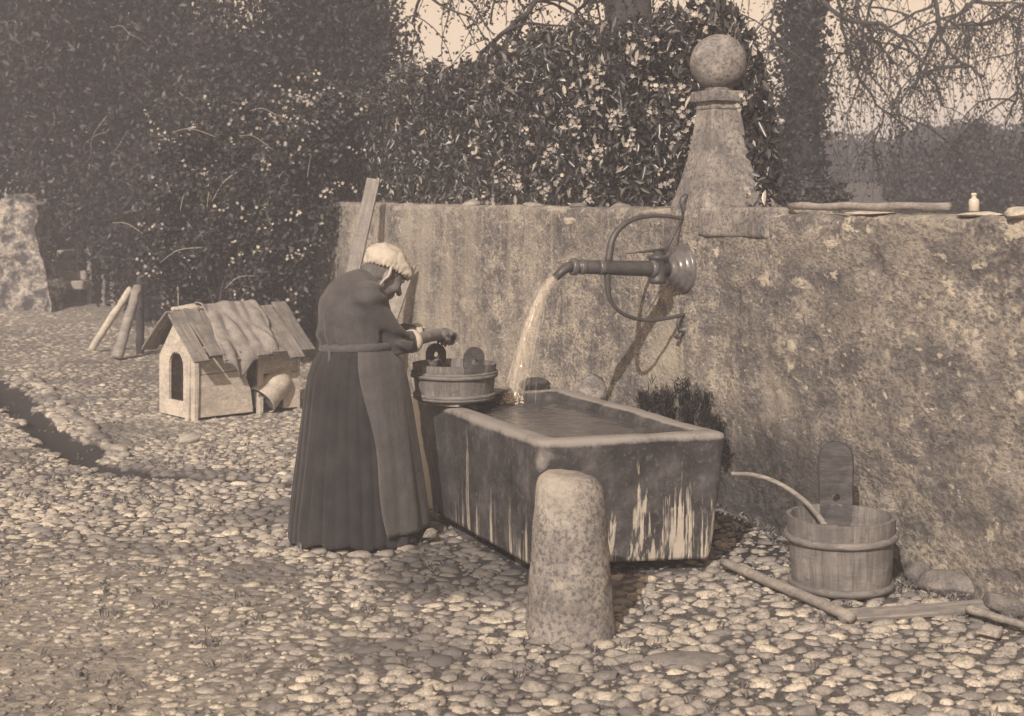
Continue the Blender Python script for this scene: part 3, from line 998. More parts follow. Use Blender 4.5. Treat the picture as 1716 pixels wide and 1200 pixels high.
# raised block under the pillar, on the yard face
def noisy_box(name, t0, t1, q0, q1, z0, z1, mat, parent, seed, amp=0.006, step=0.03):
    lo, hi = np.array((t0, q0, z0)), np.array((t1, q1, z1))
    def fn(Pp):
        c, hlf = (lo + hi) / 2, (hi - lo) / 2 - 0.006
        d = np.abs(Pp - c) - hlf
        out = np.linalg.norm(np.maximum(d, 0), axis=-1) + np.minimum(d.max(-1), 0) - 0.006
        return out + amp * .6 * fbm(Pp * 9, seed, 3)
    Vn, Qn = surface(fn, lo - 0.03, hi + 0.03, step)
    Vn = np.array([W0.x, W0.y, 0]) + Vn[:, :1] * np.array(U) + Vn[:, 1:2] * np.array(NRM) + Vn[:, 2:] * np.array((0, 0, 1))
    return obj(name, Vn, Qn[:, ::-1] if False else Qn, mat, parent, True)
noisy_box('pedestal_block', 1.74, 2.44, -0.40, 0.014, 1.46, 1.622, MAT['pillar_stone'], stone_wall, 51, step=0.014)

# ------------------------------------------------------------------ pillar with stone ball
PAX = wall(2.57, -0.205)
pil = thing('stone_pillar', (PAX.x, PAX.y, 1.6), 'flared square stone pillar carrying a ball, standing on the wall above the spout', 'pillar')
def sq_ring(a, z, n=8, bias=0.0):
    pts = []
    cr = [(-1, -1), (1, -1), (1, 1), (-1, 1)]
    for k in range(4):
        p0, p1 = cr[k], cr[(k + 1) % 4]
        for i in range(n):
            f_ = i / n
            tt, qq = p0[0] + (p1[0] - p0[0]) * f_, p0[1] + (p1[1] - p0[1]) * f_
            s_ = 1.0 - 0.05 * (abs(tt * qq) ** 12)
            pts.append((tt * a * s_, qq * a * s_))
    return [(PAX.x + U.x * x_ + NRM.x * y_, PAX.y + U.y * x_ + NRM.y * y_, z) for x_, y_ in pts]
prof = [(0.210, 1.58), (0.208, 1.63), (0.194, 1.68), (0.163, 1.78), (0.143, 1.86), (0.126, 1.95), (0.111, 2.05), (0.097, 2.15), (0.094, 2.175)]
from bisect import bisect
zz = np.linspace(1.58, 2.175, 60)
aa = np.interp(zz, [p[1] for p in prof], [p[0] for p in prof])
def rough_up(V, amp, fr, seed):
    V = np.array([tuple(p) for p in V]); n_ = np.stack([fbm(V * fr, seed + k, 3) for k in range(3)], -1)
    return V + n_ * amp
V, Fc = loft([sq_ring(a_, z_, 24) for a_, z_ in zip(aa, zz)])
obj('shaft', rough_up(V, 0.006, 8, 61), Fc, MAT['pillar_stone'], pil, True).data.set_sharp_from_angle(angle=R(40))
V, Fc = loft([sq_ring(a_, z_, 10) for a_, z_ in [(0.091, 2.172), (0.099, 2.176), (0.101, 2.187), (0.096, 2.195), (0.094, 2.203), (0.104, 2.217)]])
obj('neck_moulding', rough_up(V, 0.003, 14, 62), Fc, MAT['pillar_stone'], pil)
V, Fc = loft([sq_ring(a_, z_, 10) for a_, z_ in [(0.108, 2.213), (0.121, 2.218), (0.123, 2.235), (0.122, 2.268), (0.118, 2.277), (0.05, 2.282)]])
obj('capital', rough_up(V, 0.006, 12, 63), Fc, MAT['pillar_stone'], pil)
bm = bmesh.new(); bmesh.ops.create_uvsphere(bm, u_segments=48, v_segments=32, radius=0.163)
co = np.array([v_.co[:] for v_ in bm.verts]); fc = [tuple(v_.index for v_ in f_.verts) for f_ in bm.faces]; bm.free()
co = co * (1 + 0.022 * fbm(co * 14, 64, 4))[:, None] + np.array((PAX.x, PAX.y, 2.440))
obj('stone_ball', co, fc, MAT['pillar_stone'], pil, True)
V, Fc = lathe([(0.07, 2.275), (0.085, 2.281), (0.075, 2.305), (0.05, 2.32)], 20, None, (PAX.x, PAX.y, 0))
obj('ball_seat', rough_up(V, 0.004, 20, 65), Fc, MAT['pillar_stone'], pil, True)

# ------------------------------------------------------------------ the stone trough
trough = thing('water_trough', ((BL + BR) / 2).to_tuple(), 'large dark wet stone trough with worn pale rim and lime streaks', 'trough')
def quad_ring(cs, inset, z, rad, m=14, per=26):
    """rounded outline of the four corners, pulled in by inset"""
    c0 = sum((Vector(c) for c in cs), Vector()) / 4
    pts = []
    k = len(cs)
    ins = []
    for i in range(k):
        p, a_, b_ = Vector(cs[i]), Vector(cs[i - 1]), Vector(cs[(i + 1) % k])
        da, db = (a_ - p).normalized(), (b_ - p).normalized()
        da.z = db.z = 0
        s_ = abs(da.cross(db).z)
        ins.append(p + (da + db) * (inset / s_))
    for i in range(k):
        p, a_, b_ = ins[i], ins[i - 1], ins[(i + 1) % k]
        da, db = (a_ - p).normalized(), (b_ - p).normalized()
        s0, s1 = p + da * rad, p + db * rad
        for j in range(m):
            f_ = j / (m - 1)
            pts.append(s0 * (1 - f_) ** 2 + p * 2 * f_ * (1 - f_) + s1 * f_ ** 2)
        nxt = ins[(i + 1) % k]
        e0, e1 = s1, nxt + (p - nxt).normalized() * rad
        for j in range(1, per):
            pts.append(e0.lerp(e1, j / per))
    return [Vector((p.x, p.y, z)) for p in pts]
TOP4 = [TL, TN_, TR_, TB_]; BOT4 = [BL, BN, BR, BB]
rings, tags_ = [], []
nz = 40
ZR = 0.62
for j in range(nz + 1):
    f_ = j / nz
    z_ = 0.06 + (ZR - 0.02 - 0.06) * f_
    cs = [b.lerp(t_, f_ ** 0.8) for b, t_ in zip(BOT4, TOP4)]
    rings.append(quad_ring(cs, 0.0, z_, 0.045 + 0.01 * f_)); tags_.append(('side', f_))
rings.append(quad_ring(TOP4, 0.006, ZR - 0.006, 0.05)); tags_.append(('rim', 1))
for ins_, z_ in ((0.020, ZR), (0.045, ZR + 0.002), (0.070, ZR + 0.002), (0.092, ZR - 0.002)):
    rings.append(quad_ring(TOP4, ins_, z_, 0.05)); tags_.append(('rim', 1))
for ins_, z_ in ((0.105, ZR - 0.012), (0.115, ZR - 0.04), (0.125, ZR - 0.10), (0.14, ZR - 0.25), (0.17, 0.22)):
    rings.append(quad_ring(TOP4, ins_, z_, 0.06)); tags_.append(('in', 0))
n = len(rings[0])
V, Fc = loft(rings)
Va = np.array([tuple(p) for p in V])
nz_ = fbm(Va * 5, 71, 4); nf_ = fbm(Va * 22, 73, 3)
cen = Va.mean(0)
rad_ = Va - cen; rad_[:, 2] = 0; rad_ /= np.linalg.norm(rad_, axis=1, keepdims=True)
Va = Va + rad_ * (0.012 * nz_ + 0.004 * nf_)[:, None]
rimmask = np.repeat([k == 'rim' for k, _ in tags_], n)
Va[:, 2] += np.where(rimmask, 0.006 * nz_ + 0.003 * nf_, 0)
tb = obj('basin', Va, Fc, MAT['trough_stone'], trough, True)
# where the stone is dry and worn (rim) and where lime has run down
dry = np.where(rimmask, 0.95, 0.0)
fz = np.repeat([f_ for _, f_ in tags_], n)
kind_side = np.repeat([k == 'side' for k, _ in tags_], n)
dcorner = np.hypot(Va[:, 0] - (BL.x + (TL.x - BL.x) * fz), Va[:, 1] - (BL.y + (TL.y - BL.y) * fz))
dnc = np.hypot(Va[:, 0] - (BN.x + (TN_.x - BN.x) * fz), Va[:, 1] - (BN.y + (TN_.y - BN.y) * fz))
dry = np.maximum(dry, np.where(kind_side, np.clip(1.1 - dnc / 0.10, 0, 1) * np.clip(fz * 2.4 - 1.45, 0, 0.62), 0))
dry = np.maximum(dry, np.where(kind_side, np.clip((fz - 0.955) / 0.045, 0, 1) * 0.8, 0))
lime = np.where(kind_side, np.clip(1.04 - fz * 0.72, 0, 1.1) * (fz < 0.93), 0)
right_face = (Va[:, 0] - BN.x) / (BR.x - BN.x)
lime = lime * np.where(right_face > 0, np.where(right_face > 0.2, 1.02, 0.0), 0.92)
lit_arris = np.where(kind_side, np.clip(1.9 - dcorner / 0.10, 0, 1), 0)  # pale far-left edge, painted paler still to look lit in the shade
for nm, a_ in (('dry', dry), ('lime', lime), ('lit_arris', lit_arris)):
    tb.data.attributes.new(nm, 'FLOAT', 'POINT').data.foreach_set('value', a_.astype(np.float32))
for a_, b_ in ((0.16, 0.30), (0.70, 0.84)):
    cs = [BL.lerp(BN, a_), BL.lerp(BN, b_), BB.lerp(BR, b_), BB.lerp(BR, a_)]
    V, Fc = loft([quad_ring(cs, 0.06, z_, 0.02, 4, 4) for z_ in (-0.06, 0.068)])
    obj('bearer_stone', rough_up(V, 0.006, 9, 75), Fc, MAT['dark_stone'], trough)

# water standing in the trough
ring = quad_ring(TOP4, 0.108, ZR - 0.045, 0.06)
c_ = sum(ring, Vector()) / len(ring)
rr_ = [[c_.lerp(p, k / 60) for p in ring] for k in range(1, 61)]
V, Fc = loft(rr_, True, False)
Fc.append(tuple(range(len(ring) - 1, -1, -1)))
Fc = [f_[::-1] for f_ in Fc]
Va = np.array([tuple(p) for p in V])
HIT = g(856, 677, .575)
dd_ = np.hypot(Va[:, 0] - HIT.x, Va[:, 1] - HIT.y)
Va[:, 2] += 0.007 * np.sin(dd_ * 70 + 1.5 * vnoise(Va * 9, 5)) * np.exp(-dd_ * 3.2) + 0.003 * vnoise(Va * 16, 6)
water = obj('water', Va, Fc, MAT['trough_water'], smooth=True)
tag(water, 'dark rippled water standing in the trough', 'water', kind='structure')

# ------------------------------------------------------------------ the iron spout on the wall
TS = 2.60
def sp(x, y):
    """photo pixel -> point in the upright plane that stands out of the wall through the pipe"""
    a = (x - 858.0) / F
    w_ = wall(TS)
    q = (a * w_.y - w_.x) / (NRM.x - a * NRM.y)
    p = wall(TS, q)
    p.z = H - (y - HZ) * p.y / F
    return p
spout = thing('water_spout', wall(TS, 0, 1.26), 'iron water spout with curved stay and round wall plate, pouring into trough', 'spout')
root = sp(1146, 451)
prof = [(0.135, -0.03), (0.135, 0.012), (0.128, 0.022), (0.118, 0.024), (0.112, 0.04), (0.104, 0.048), (0.092, 0.05), (0.086, 0.068), (0.078, 0.076), (0.066, 0.078), (0.060, 0.10), (0.05, 0.105)]
V, Fc = lathe(prof, 40, NRM, root)
obj('wall_plate', V, Fc, MAT['brass'], spout, True)
pipe0, pipe1 = root + NRM * 0.06, sp(958, 447)
V, Fc = tube([pipe0, pipe0.lerp(pipe1, .3), pipe0.lerp(pipe1, .5), pipe0.lerp(pipe1, .8), pipe1], [0.046, 0.044, 0.042, 0.038, 0.036], 20)
pipe_o = obj('pipe', V, Fc, MAT['iron'], spout, True)
d_ = (pipe1 - pipe0).normalized()
for f_, r_ in ((0.98, 0.047), (0.90, 0.042), (0.72, 0.041), (0.22, 0.055)):
    c0 = pipe0.lerp(pipe1, f_)
    V, Fc = tube([c0 - d_ * 0.016, c0 - d_ * 0.010, c0 + d_ * 0.010, c0 + d_ * 0.016], [r_ * .93, r_, r_, r_ * .93], 20)
    obj('collar', V, Fc, MAT['brass'], pipe_o, True)
tip = sp(930, 466)
V, Fc = tube([pipe1 - (pipe1 - pipe0).normalized() * .01, sp(950, 448), sp(940, 456), tip], [0.034, 0.033, 0.028, 0.025], 16, cap=True, squash=.85)
obj('nozzle', V, Fc, MAT['iron'], pipe_o, True)
# curved stay: one strap above, one below
up_ = spline([sp(1146, 367), sp(1112, 362), sp(1075, 364), sp(1046, 376), sp(1027, 400), sp(1019, 440)], 30)
lo_ = spline([sp(1019, 440), sp(1018, 475), sp(1024, 505), sp(1046, 527), sp(1085, 537), sp(1120, 533), sp(1148, 527)], 30)
for nm, pth, rr_ in (('upper_stay', up_, [0.011 + 0.012 * (i / 30) ** 2 for i in range(40)]), ('lower_stay', lo_, [0.023 - 0.012 * min(1, i / 12) for i in range(40)])):
    V, Fc = tube(pth, rr_[:len(pth)], 10)
    obj(nm, V, Fc, MAT['iron'], spout, True)
# lever rod up to the wall top, with a forked end
V, Fc = tube([sp(1112, 426), sp(1128, 395), sp(1146, 358)], [0.010, 0.008, 0.010], 8)
obj('lever_rod', V, Fc, MAT['iron'], spout, True)
V, Fc = tube(spline([sp(1146, 360), sp(1147, 348), sp(1143, 340), sp(1148, 331), sp(1152, 328)], 10), [0.013, 0.02, 0.024, 0.02, 0.018, 0.022, 0.02, 0.018, 0.012], 10)
obj('lever_end', V, Fc, MAT['iron'], spout, True)
V, Fc = tube([sp(1048, 425), sp(1085, 421), sp(1112, 419)], [0.004, 0.008, 0.011], 8)
obj('tap_handle', V, Fc, MAT['iron'], spout, True)
vc = pipe0.lerp(pipe1, 0.17)
V, Fc = lathe([(0.03, -0.085), (0.046, -0.08), (0.05, -0.06), (0.044, -0.05), (0.05, 0.0), (0.047, 0.05), (0.06, 0.058), (0.06, 0.072), (0.025, 0.08), (0.02, 0.10)], 20, None, vc)
obj('valve_body', V, Fc, MAT['iron'], spout, True)
V, Fc = tube(spline([sp(1140, 532), sp(1136, 545), sp(1142, 556), sp(1136, 566), sp(1130, 560)], 14), 0.012, 8)
obj('hook', V, Fc, MAT['iron'], spout, True)
V, Fc = lathe([(0.03, -0.01), (0.034, 0.006), (0.03, 0.02), (0.018, 0.03), (0.012, 0.05)], 12, NRM, sp(1150, 553))
obj('hook_plate', V, Fc, MAT['iron'], spout, True)

# falling water: many thin threads leaving the nozzle and spreading as they drop
stream_v, stream_f = MB(), None
start = tip + Vector((0.004, 0, 0.002))
def stream_path(dx, dy, n=26):
    out = []
    for i in range(n + 1):
        f_ = i / n
        p = start.lerp(Vector((HIT.x + dx, HIT.y + dy, .572)), f_)
        p.z = start.z - (start.z - .572) * (0.16 * f_ + 0.84 * f_ * f_)
        out.append(p)
    return out
for k, (r0_, r1_, dx_) in enumerate(((.022, .030, 0), (.020, .058, .016), (.014, .018, -.020))):
    V, Fc = tube(stream_path(dx_, .004 * k), [(r0_ + (r1_ - r0_) * (i / 26) ** 1.2) * (1 + .22 * math.sin(i * 1.7 + k) * (i / 26)) for i in range(27)], 18)
    stream_v.add(rough_up(V, .012 + .002 * k, 26, 180 + k), Fc)
for k in range(60):
    a_, r_ = rng.uniform(0, 6.28), 0.027 * math.sqrt(rng.uniform())
    off = Vector((math.cos(a_) * r_, math.sin(a_) * r_ * 0.6, math.sin(a_) * r_ * 0.6))
    spread = rng.normal(0, 0.040)
    sidew = rng.normal(0, 0.016)
    end = Vector((HIT.x + spread, HIT.y + sidew, 0.575))
    f0 = 0.0 if rng.uniform() < 0.65 else rng.uniform(0, 0.4)
    f1 = 1.0 if rng.uniform() < 0.7 else rng.uniform(0.6, 1)
    pts, rads = [], []
    rad0 = rng.uniform(0.0012, 0.0038)
    ph = rng.uniform(0, 6)
    for i in range(17):
        f_ = f0 + (f1 - f0) * i / 16
        p = start + off * (1 - 0.3 * f_) + (end - start - off) * 1.0 * f_
        p.z = start.z + off.z - (start.z + off.z - end.z) * (0.16 * f_ + 0.84 * f_ * f_)
        p.x += 0.004 * math.sin(ph + 9 * f_)
        pts.append(p)
        rads.append(rad0 * (1 - 0.45 * f_) * (0.75 + 0.4 * math.sin(ph * 3 + 14 * f_)) + 0.0006)
    stream_v.add(*tube(pts, rads, 5))
ws = stream_v.build('water_stream', MAT['falling_water'], None, True)
tag(ws, 'clear jet of water arcing from the spout into the trough', 'water', kind='thing')
# splash where it lands
sb = MB()
for k in range(160):
    a_, r_ = rng.uniform(0, 6.28), abs(rng.normal(0, 0.026))
    c0 = Vector((HIT.x + math.cos(a_) * r_ * 1.4, HIT.y + math.sin(a_) * r_ * 0.8, 0.577 + abs(rng.normal(0, 0.022)) * (r_ < 0.08)))
    s_ = rng.uniform(0.0015, 0.006)
    sb.add(*lathe([(s_ * .4, -s_ * .8), (s_, 0), (s_ * .4, s_ * .8)], 6, None, c0))
tag(sb.build('splash', MAT['splash_foam'], None, True), 'white splash where the jet meets the trough water', 'splash', kind='stuff')

# ------------------------------------------------------------------ coopered tubs
def tub(name, base, rb, rt, h, nst, label, hoops, lugs, mat, thick=0.018, bottom=True, oval=1.0):
    """staves, hoops, lugs: axis upright at base"""
    th_ = thing(name, base, label, 'tub')
    rings = []
    for z_, f_ in ((0, 0), (h * .5, .5), (h, 1)):
        ro = rb + (rt - rb) * f_
        hw = math.pi / nst * 0.985
        ring = []
        for a_ in np.linspace(-hw, hw, 4):
            ring.append((ro * math.cos(a_), ro * math.sin(a_), z_))
        for a_ in np.linspace(hw, -hw, 3):
            ring.append(((ro - thick) * math.cos(a_), (ro - thick) * math.sin(a_), z_))
        rings.append(ring)
    V, Fc = loft(rings)
    # length along local X for the grain: store stave with axes swapped
    sw = Matrix(((0, 0, 1), (1, 0, 0), (0, 1, 0)))           # new = (z, x, y)
    V2 = [sw @ Vector(p) for p in V]
    sme = new_mesh('stave', V2, Fc)
    sme.materials.append(mat)
    back = sw.inverted().to_4x4()
    B = Matrix.Translation(base)
    for i in range(nst):
        jit = random.uniform(-0.002, 0.002)
        put('stave', sme, None, th_, B @ Matrix.Rotation(2 * math.pi * i / nst, 4, 'Z') @ Matrix.Translation((0, 0, jit)) @ back)
    for z_, rr_, tilt_ in hoops:
        ro = rb + (rt - rb) * z_ / h
        pth = [Vector((base[0] + (ro + 0.006) * math.cos(a_), base[1] + (ro + 0.006) * math.sin(a_), base[2] + z_ + tilt_ * math.sin(a_ + 1.0))) for a_ in np.linspace(0, 2 * math.pi, 49)]
        V, Fc = tube(pth, rr_, 8, cap=False, squash=1.25)
        obj('hoop', V, Fc, MAT['tub_wood'] if mat is not MAT['dark_wood'] else MAT['iron'], th_, True)
    V, Fc = lathe([(rb - thick + 0.002, 0.012), (rb - thick + 0.004, 0.03)], 32, None, base)
    obj('tub_bottom', V, Fc, mat, th_)
    for ang, wd, top, hole, hz in lugs:
        f_ = 1.0
        # a tall stave with a rounded head and a round hole through it
        outline = []
        hw = wd / 2
        z0 = h * 0.70
        outline += [(-hw, z0), (hw, z0)]
        zc = top - hw
        for a_ in np.linspace(0, math.pi, 15):
            outline.append((hw * math.cos(a_), zc + hw * math.sin(a_)))
        holep = [(hole * math.cos(a_), hz + hole * 0.9 * math.sin(a_)) for a_ in np.linspace(0, 2 * math.pi, 15)[:-1]]
        allp = outline + holep
        tri = tessellate_polygon([[Vector((a_, b_, 0)) for a_, b_ in outline], [Vector((a_, b_, 0)) for a_, b_ in holep[::-1]]])
        allp = outline + holep[::-1]
        nn = len(allp)
        slope = (rt - rb) / h
        V = []
        for dpt in (0.004, -thick + 0.0):
            for a_, z_ in allp:
                ro = rb + slope * min(z_, h * 1.05) + dpt + 0.001
                ang2 = ang + a_ / (rb + slope * h)
                V.append((base[0] + ro * math.cos(ang2), base[1] + ro * math.sin(ang2), base[2] + z_))
        Fc = [tuple(t_) for t_ in tri] + [tuple(i + nn for i in t_[::-1]) for t_ in tri]
        no = len(outline)
        for loop_ in (list(range(no)), list(range(no, nn))):
            for i in range(len(loop_)):
                a_, b_ = loop_[i], loop_[(i + 1) % len(loop_)]
                Fc.append((a_, b_, b_ + nn, a_ + nn))
        bm_ = bmesh.new()
        me_ = bpy.data.meshes.new('lug'); me_.from_pydata(V, [], Fc)
        bm_.from_mesh(me_); bmesh.ops.recalc_face_normals(bm_, faces=bm_.faces); bm_.to_mesh(me_); bm_.free()
        put('lug', me_, MAT['dark_wood'] if top > h * 1.3 else mat, th_)
    return th_

# board laid across the trough corner, and the wash tub on it
TUBC = Vector((-0.295, 7.34, ZR + 0.020))
bd = TL.lerp(TN_, 0.34), TL.lerp(TB_, 0.58)
bdir = (bd[1] - bd[0]).normalized()
bl = (bd[1] - bd[0]).length
bo = put('board', plank_mesh('board', bl + 0.0, 0.13, 0.010, 5, ch=.002, warp=.001), MAT['grey_wood'], None, frame(Vector((bd[0].x, bd[0].y, ZR + 0.0125)) - bdir * 0.0, bdir, Vector((0, 0, 1)).cross(bdir)))
tag(bo, 'grey board laid across the corner of the trough under the wash tub', 'board')
tub('wash_tub', TUBC, 0.196, 0.216, 0.185, 20, 'low wooden wash tub with two holed lugs standing on the trough corner',
    [(0.028, 0.0085, 0.0), (0.015, 0.007, 0.0), (0.128, 0.0095, 0.0), (0.142, 0.006, 0.0)], [(R(-60), 0.115, 0.285, 0.017, 0.21), (R(120), 0.115, 0.268, 0.017, 0.21)], MAT['tub_wood'])
# the pail standing on the cobbles by the wall
tub('wooden_pail', BUC, 0.203, 0.228, 0.305, 22, 'wooden pail with one tall lug standing on the cobbles against the wall',
    [(0.022, 0.012, 0.0), (0.225, 0.0125, 0.008)], [(R(83), 0.155, 0.58, 0.020, 0.335)], MAT['tub_wood'])
# curved stick standing in the pail
pth = spline([at(1405, 945, 6.12), at(1390, 895, 6.16), at(1366, 858, 6.2), at(1336, 830, 6.21), at(1300, 808, 6.22), at(1262, 796, 6.2), at(1225, 794, 6.2)], 30)
V, Fc = tube(pth, [0.019 - 0.008 * i / 30 for i in range(len(pth))], 8, squash=0.8)
st = obj('bent_stick', V, Fc, MAT['grey_wood'], None, True)
tag(st, 'pale bent wooden stick curving out of the pail', 'stick')

# ------------------------------------------------------------------ guard stone in front of the trough
def fn_bol(Pp):
    z = Pp[..., 2]
    zc = np.clip(z / 0.607, 0, 1)
    rad = 0.172 - 0.040 * zc - 0.010 * zc ** 3
    lean = -0.012 * z
    r2 = np.hypot(Pp[..., 0] - lean, Pp[..., 1] * 1.05)
    top = 0.605 - 0.012 * (Pp[..., 0] / 0.13)
    side = r2 - rad
    cap_ = z - top
    k = 0.072
    h_ = np.clip(0.5 - 0.5 * (cap_ - side) / k, 0, 1)
    d = cap_ + (side - cap_) * h_ + k * h_ * (1 - h_)
    return d + 0.014 * fbm(Pp * 5, 81, 4) + 0.004 * fbm(Pp * 26, 82, 3)
V, Q = surface(fn_bol, (-.23, -.23, -0.08), (.23, .23, .68), 0.0105)
Vb = V + np.array(BOL)
bl_ = obj('guard_stone', Vb, Q, MAT['guard_stone'], None, True)
worn = np.clip((V[:, 2] - 0.42) / 0.15, 0, 1) * np.clip(0.8 - V[:, 0] / 0.1, 0, 1)  # paler towards the top and the left side
bl_.data.attributes.new('worn', 'FLOAT', 'POINT').data.foreach_set('value', worn.astype(np.float32))
tag(bl_, 'rounded pitted guard stone standing upright before the trough corner', 'bollard')

# ------------------------------------------------------------------ dog house
DH = thing('dog_house', HC.to_tuple(), 'small whitewashed wooden dog house with arched door and plank roof', 'dog house')
def D(a, b, z):
    p = HC + HG * a + HS * b
    return Vector((p.x, p.y, z))
WD, LD, EV, RG = 0.53, 0.95, 0.47, 0.775
def panel(name, outline, hole, fn3, thick, mat, parent=DH):
    loops = [[Vector((a_, b_, 0)) for a_, b_ in outline]]
    allp = list(outline)
    if hole:
        loops.append([Vector((a_, b_, 0)) for a_, b_ in hole]); allp += hole
    tri = tessellate_polygon(loops)
    nn = len(allp)
    V = [fn3(a_, b_, 0) for a_, b_ in allp] + [fn3(a_, b_, thick) for a_, b_ in allp]
    Fc = [tuple(t_) for t_ in tri] + [tuple(i + nn for i in t_[::-1]) for t_ in tri]
    no = len(outline)
    for lp in ([list(range(no))] + ([list(range(no, nn))] if hole else [])):
        for i in range(len(lp)):
            Fc.append((lp[i], lp[(i + 1) % len(lp)], lp[(i + 1) % len(lp)] + nn, lp[i] + nn))
    me_ = bpy.data.meshes.new(name); me_.from_pydata([tuple(p) for p in V], [], Fc)
    bm_ = bmesh.new(); bm_.from_mesh(me_); bmesh.ops.recalc_face_normals(bm_, faces=bm_.faces); bm_.to_mesh(me_); bm_.free()
    return put(name, me_, mat, parent)
arch = [(0.16, 0.14), (0.38, 0.14)] + [(0.27 + 0.11 * math.cos(a_), 0.40 + 0.11 * math.sin(a_)) for a_ in np.linspace(0, math.pi, 13)]
gab = panel('front_gable', [(0, 0.02), (WD, 0.02), (WD, EV), (WD / 2, RG), (0, EV)], arch, lambda a, b, k: D(a, k, b), 0.02, MAT['whitewashed_wood'])
panel('rear_gable', [(0, 0.02), (WD, 0.02), (WD, EV), (WD / 2, RG), (0, EV)], None, lambda a, b, k: D(a, LD - k, b), 0.02, MAT['whitewashed_wood'])
panel('side_panel', [(0.045, 0.03), (0.52, 0.03), (0.50, 0.20), (0.46, 0.30), (0.47, 0.36), (0.045, 0.345)], None, lambda a, b, k: D(0.006 + k, a, b), 0.02, MAT['whitewashed_wood'])
panel('side_panel', [(0.045, 0.352), (0.47, 0.367), (0.47, EV), (0.045, EV)], None, lambda a, b, k: D(0.010 + k, a, b), 0.02, MAT['whitewashed_wood'])
panel('side_panel', [(0.80, 0.03), (LD, 0.03), (LD, 0.31), (0.80, 0.31)], None, lambda a, b, k: D(0.004 + k, a, b), 0.02, MAT['whitewashed_wood'])
panel('side_panel', [(0.60, 0.317), (LD, 0.317), (LD, EV), (0.60, EV)], None, lambda a, b, k: D(0.007 + k, a, b), 0.02, MAT['whitewashed_wood'])
panel('side_panel', [(0.022, 0.03), (LD - 0.022, 0.03), (LD - 0.022, EV), (0.022, EV)], None, lambda a, b, k: D(WD - 0.002 - k, a, b), 0.02, MAT['whitewashed_wood'])
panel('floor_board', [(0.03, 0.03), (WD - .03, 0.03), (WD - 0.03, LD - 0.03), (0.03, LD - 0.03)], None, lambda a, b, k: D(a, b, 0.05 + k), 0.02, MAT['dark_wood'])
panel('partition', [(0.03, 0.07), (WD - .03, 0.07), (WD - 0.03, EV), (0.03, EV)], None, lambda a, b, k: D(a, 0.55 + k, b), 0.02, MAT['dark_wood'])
for a_, b_, z1 in ((-0.004, -0.004, 0.50), (-0.004, 0.565, 0.47)):
    put('corner_post', plank_mesh('corner_post', z1, 0.045, 0.04, int(b_ * 100) + 7), MAT['whitewashed_wood'], DH, frame(D(a_ + 0.018, b_ + 0.02, -0.01), (0, 0, 1), HG))
put('trim_batten', plank_mesh('trim_batten', 0.47, 0.05, 0.018, 3), MAT['whitewashed_wood'], gab, frame(D(0.072, -0.0105, 0.0), (0, 0, 1), HG))
sl_dir = (D(-0.135, 0, 0.475) - D(WD / 2, 0, 0.815))
sr_dir = (D(WD + 0.13, 0, 0.50) - D(WD / 2, 0, 0.815))
nb = 8
for i in range(nb):
    b0 = -0.09 + (LD + 0.13) * (i + 0.5) / nb
    wv = (LD + 0.13) / nb - 0.004
    sag = 0.012 * math.sin(i * 1.7)
    for dv, sgn in ((sl_dir, 1), (sr_dir, -1)):
        L_ = dv.length + random.uniform(-0.05, 0.05) + (0.03 if sgn == 1 and i in (5, 6, 7) else 0)
        st_ = D(WD / 2, b0, 0.822 + sag + (0.004 if sgn > 0 else -0.004) + 0.03 * i / nb)
        yv = HS + Vector((0, 0, random.uniform(-0.05, 0.05)))
        put('roof_board', plank_mesh('roof_board', L_, wv, 0.018, 100 + i * 3 + sgn, rag=0.02, warp=0.010), MAT['roof_wood'], DH, frame(st_ + dv.normalized() * 0.004, dv, yv))
# front-left underside of the roof is darker boarding: inside stays dark because it is closed in

# sacking thrown over the roof
gn, gm = 34, 60
V = []
tA, tB = sl_dir.length, sr_dir.length
for i in range(gn + 1):
    for j in range(gm + 1):
        fb, fs = i / gn, j / gm
        s_ = -0.16 + (0.16 + tA + 0.035) * fs                      # distance along the slope, negative = far side
        skew = 0.10 * (fs - 0.3) + 0.05 * math.sin(fs * 5)
        b0 = 0.15 + 0.50 * fb + skew
        if s_ < 0:
            p = D(WD / 2, b0, 0.845) + sr_dir.normalized() * (-s_)
            nrm_ = HS.cross(sr_dir).normalized()
        else:
            p = D(WD / 2, b0, 0.845) + sl_dir.normalized() * min(s_, tA)
            nrm_ = sl_dir.cross(HS).normalized()
        if nrm_.z < 0: nrm_ = -nrm_
        p = p + Vector((0, 0, 0.03 * b0))
        hang = max(0.0, s_ - (tA - 0.03)) if s_ > 0 else 0
        ed = (1 - fb)                                                    # the front edge hangs lowest
        p.z -= hang * 1.2 + (0.13 * max(0, fs - 0.8) / 0.2 * math.exp(-((fb - 0.30) / 0.16) ** 2))
        fold = 0.016 * math.sin(fb * 17 + 3 * math.sin(fs * 4)) * (0.3 + fs) + 0.012 * math.sin(fb * 9 + fs * 7)
        fold += 0.02 * float(vnoise(np.array([[b0 * 9, fs * 4, 0.0]]), 91)[0])
        p = p + nrm_ * (0.018 + abs(fold) + 0.25 * fold)
        V.append(p)
Fc = []
for i in range(gn):
    for j in range(gm):
        a_ = i * (gm + 1) + j
        Fc.append((a_, a_ + gm + 1, a_ + gm + 2, a_ + 1))
bk = obj('sacking', V, Fc, MAT['sacking'], None, True)
md = bk.modifiers.new('thickness', 'SOLIDIFY'); md.thickness = 0.008; md.offset = 1
tag(bk, 'ragged folded sacking thrown over the dog house roof', 'sacking')
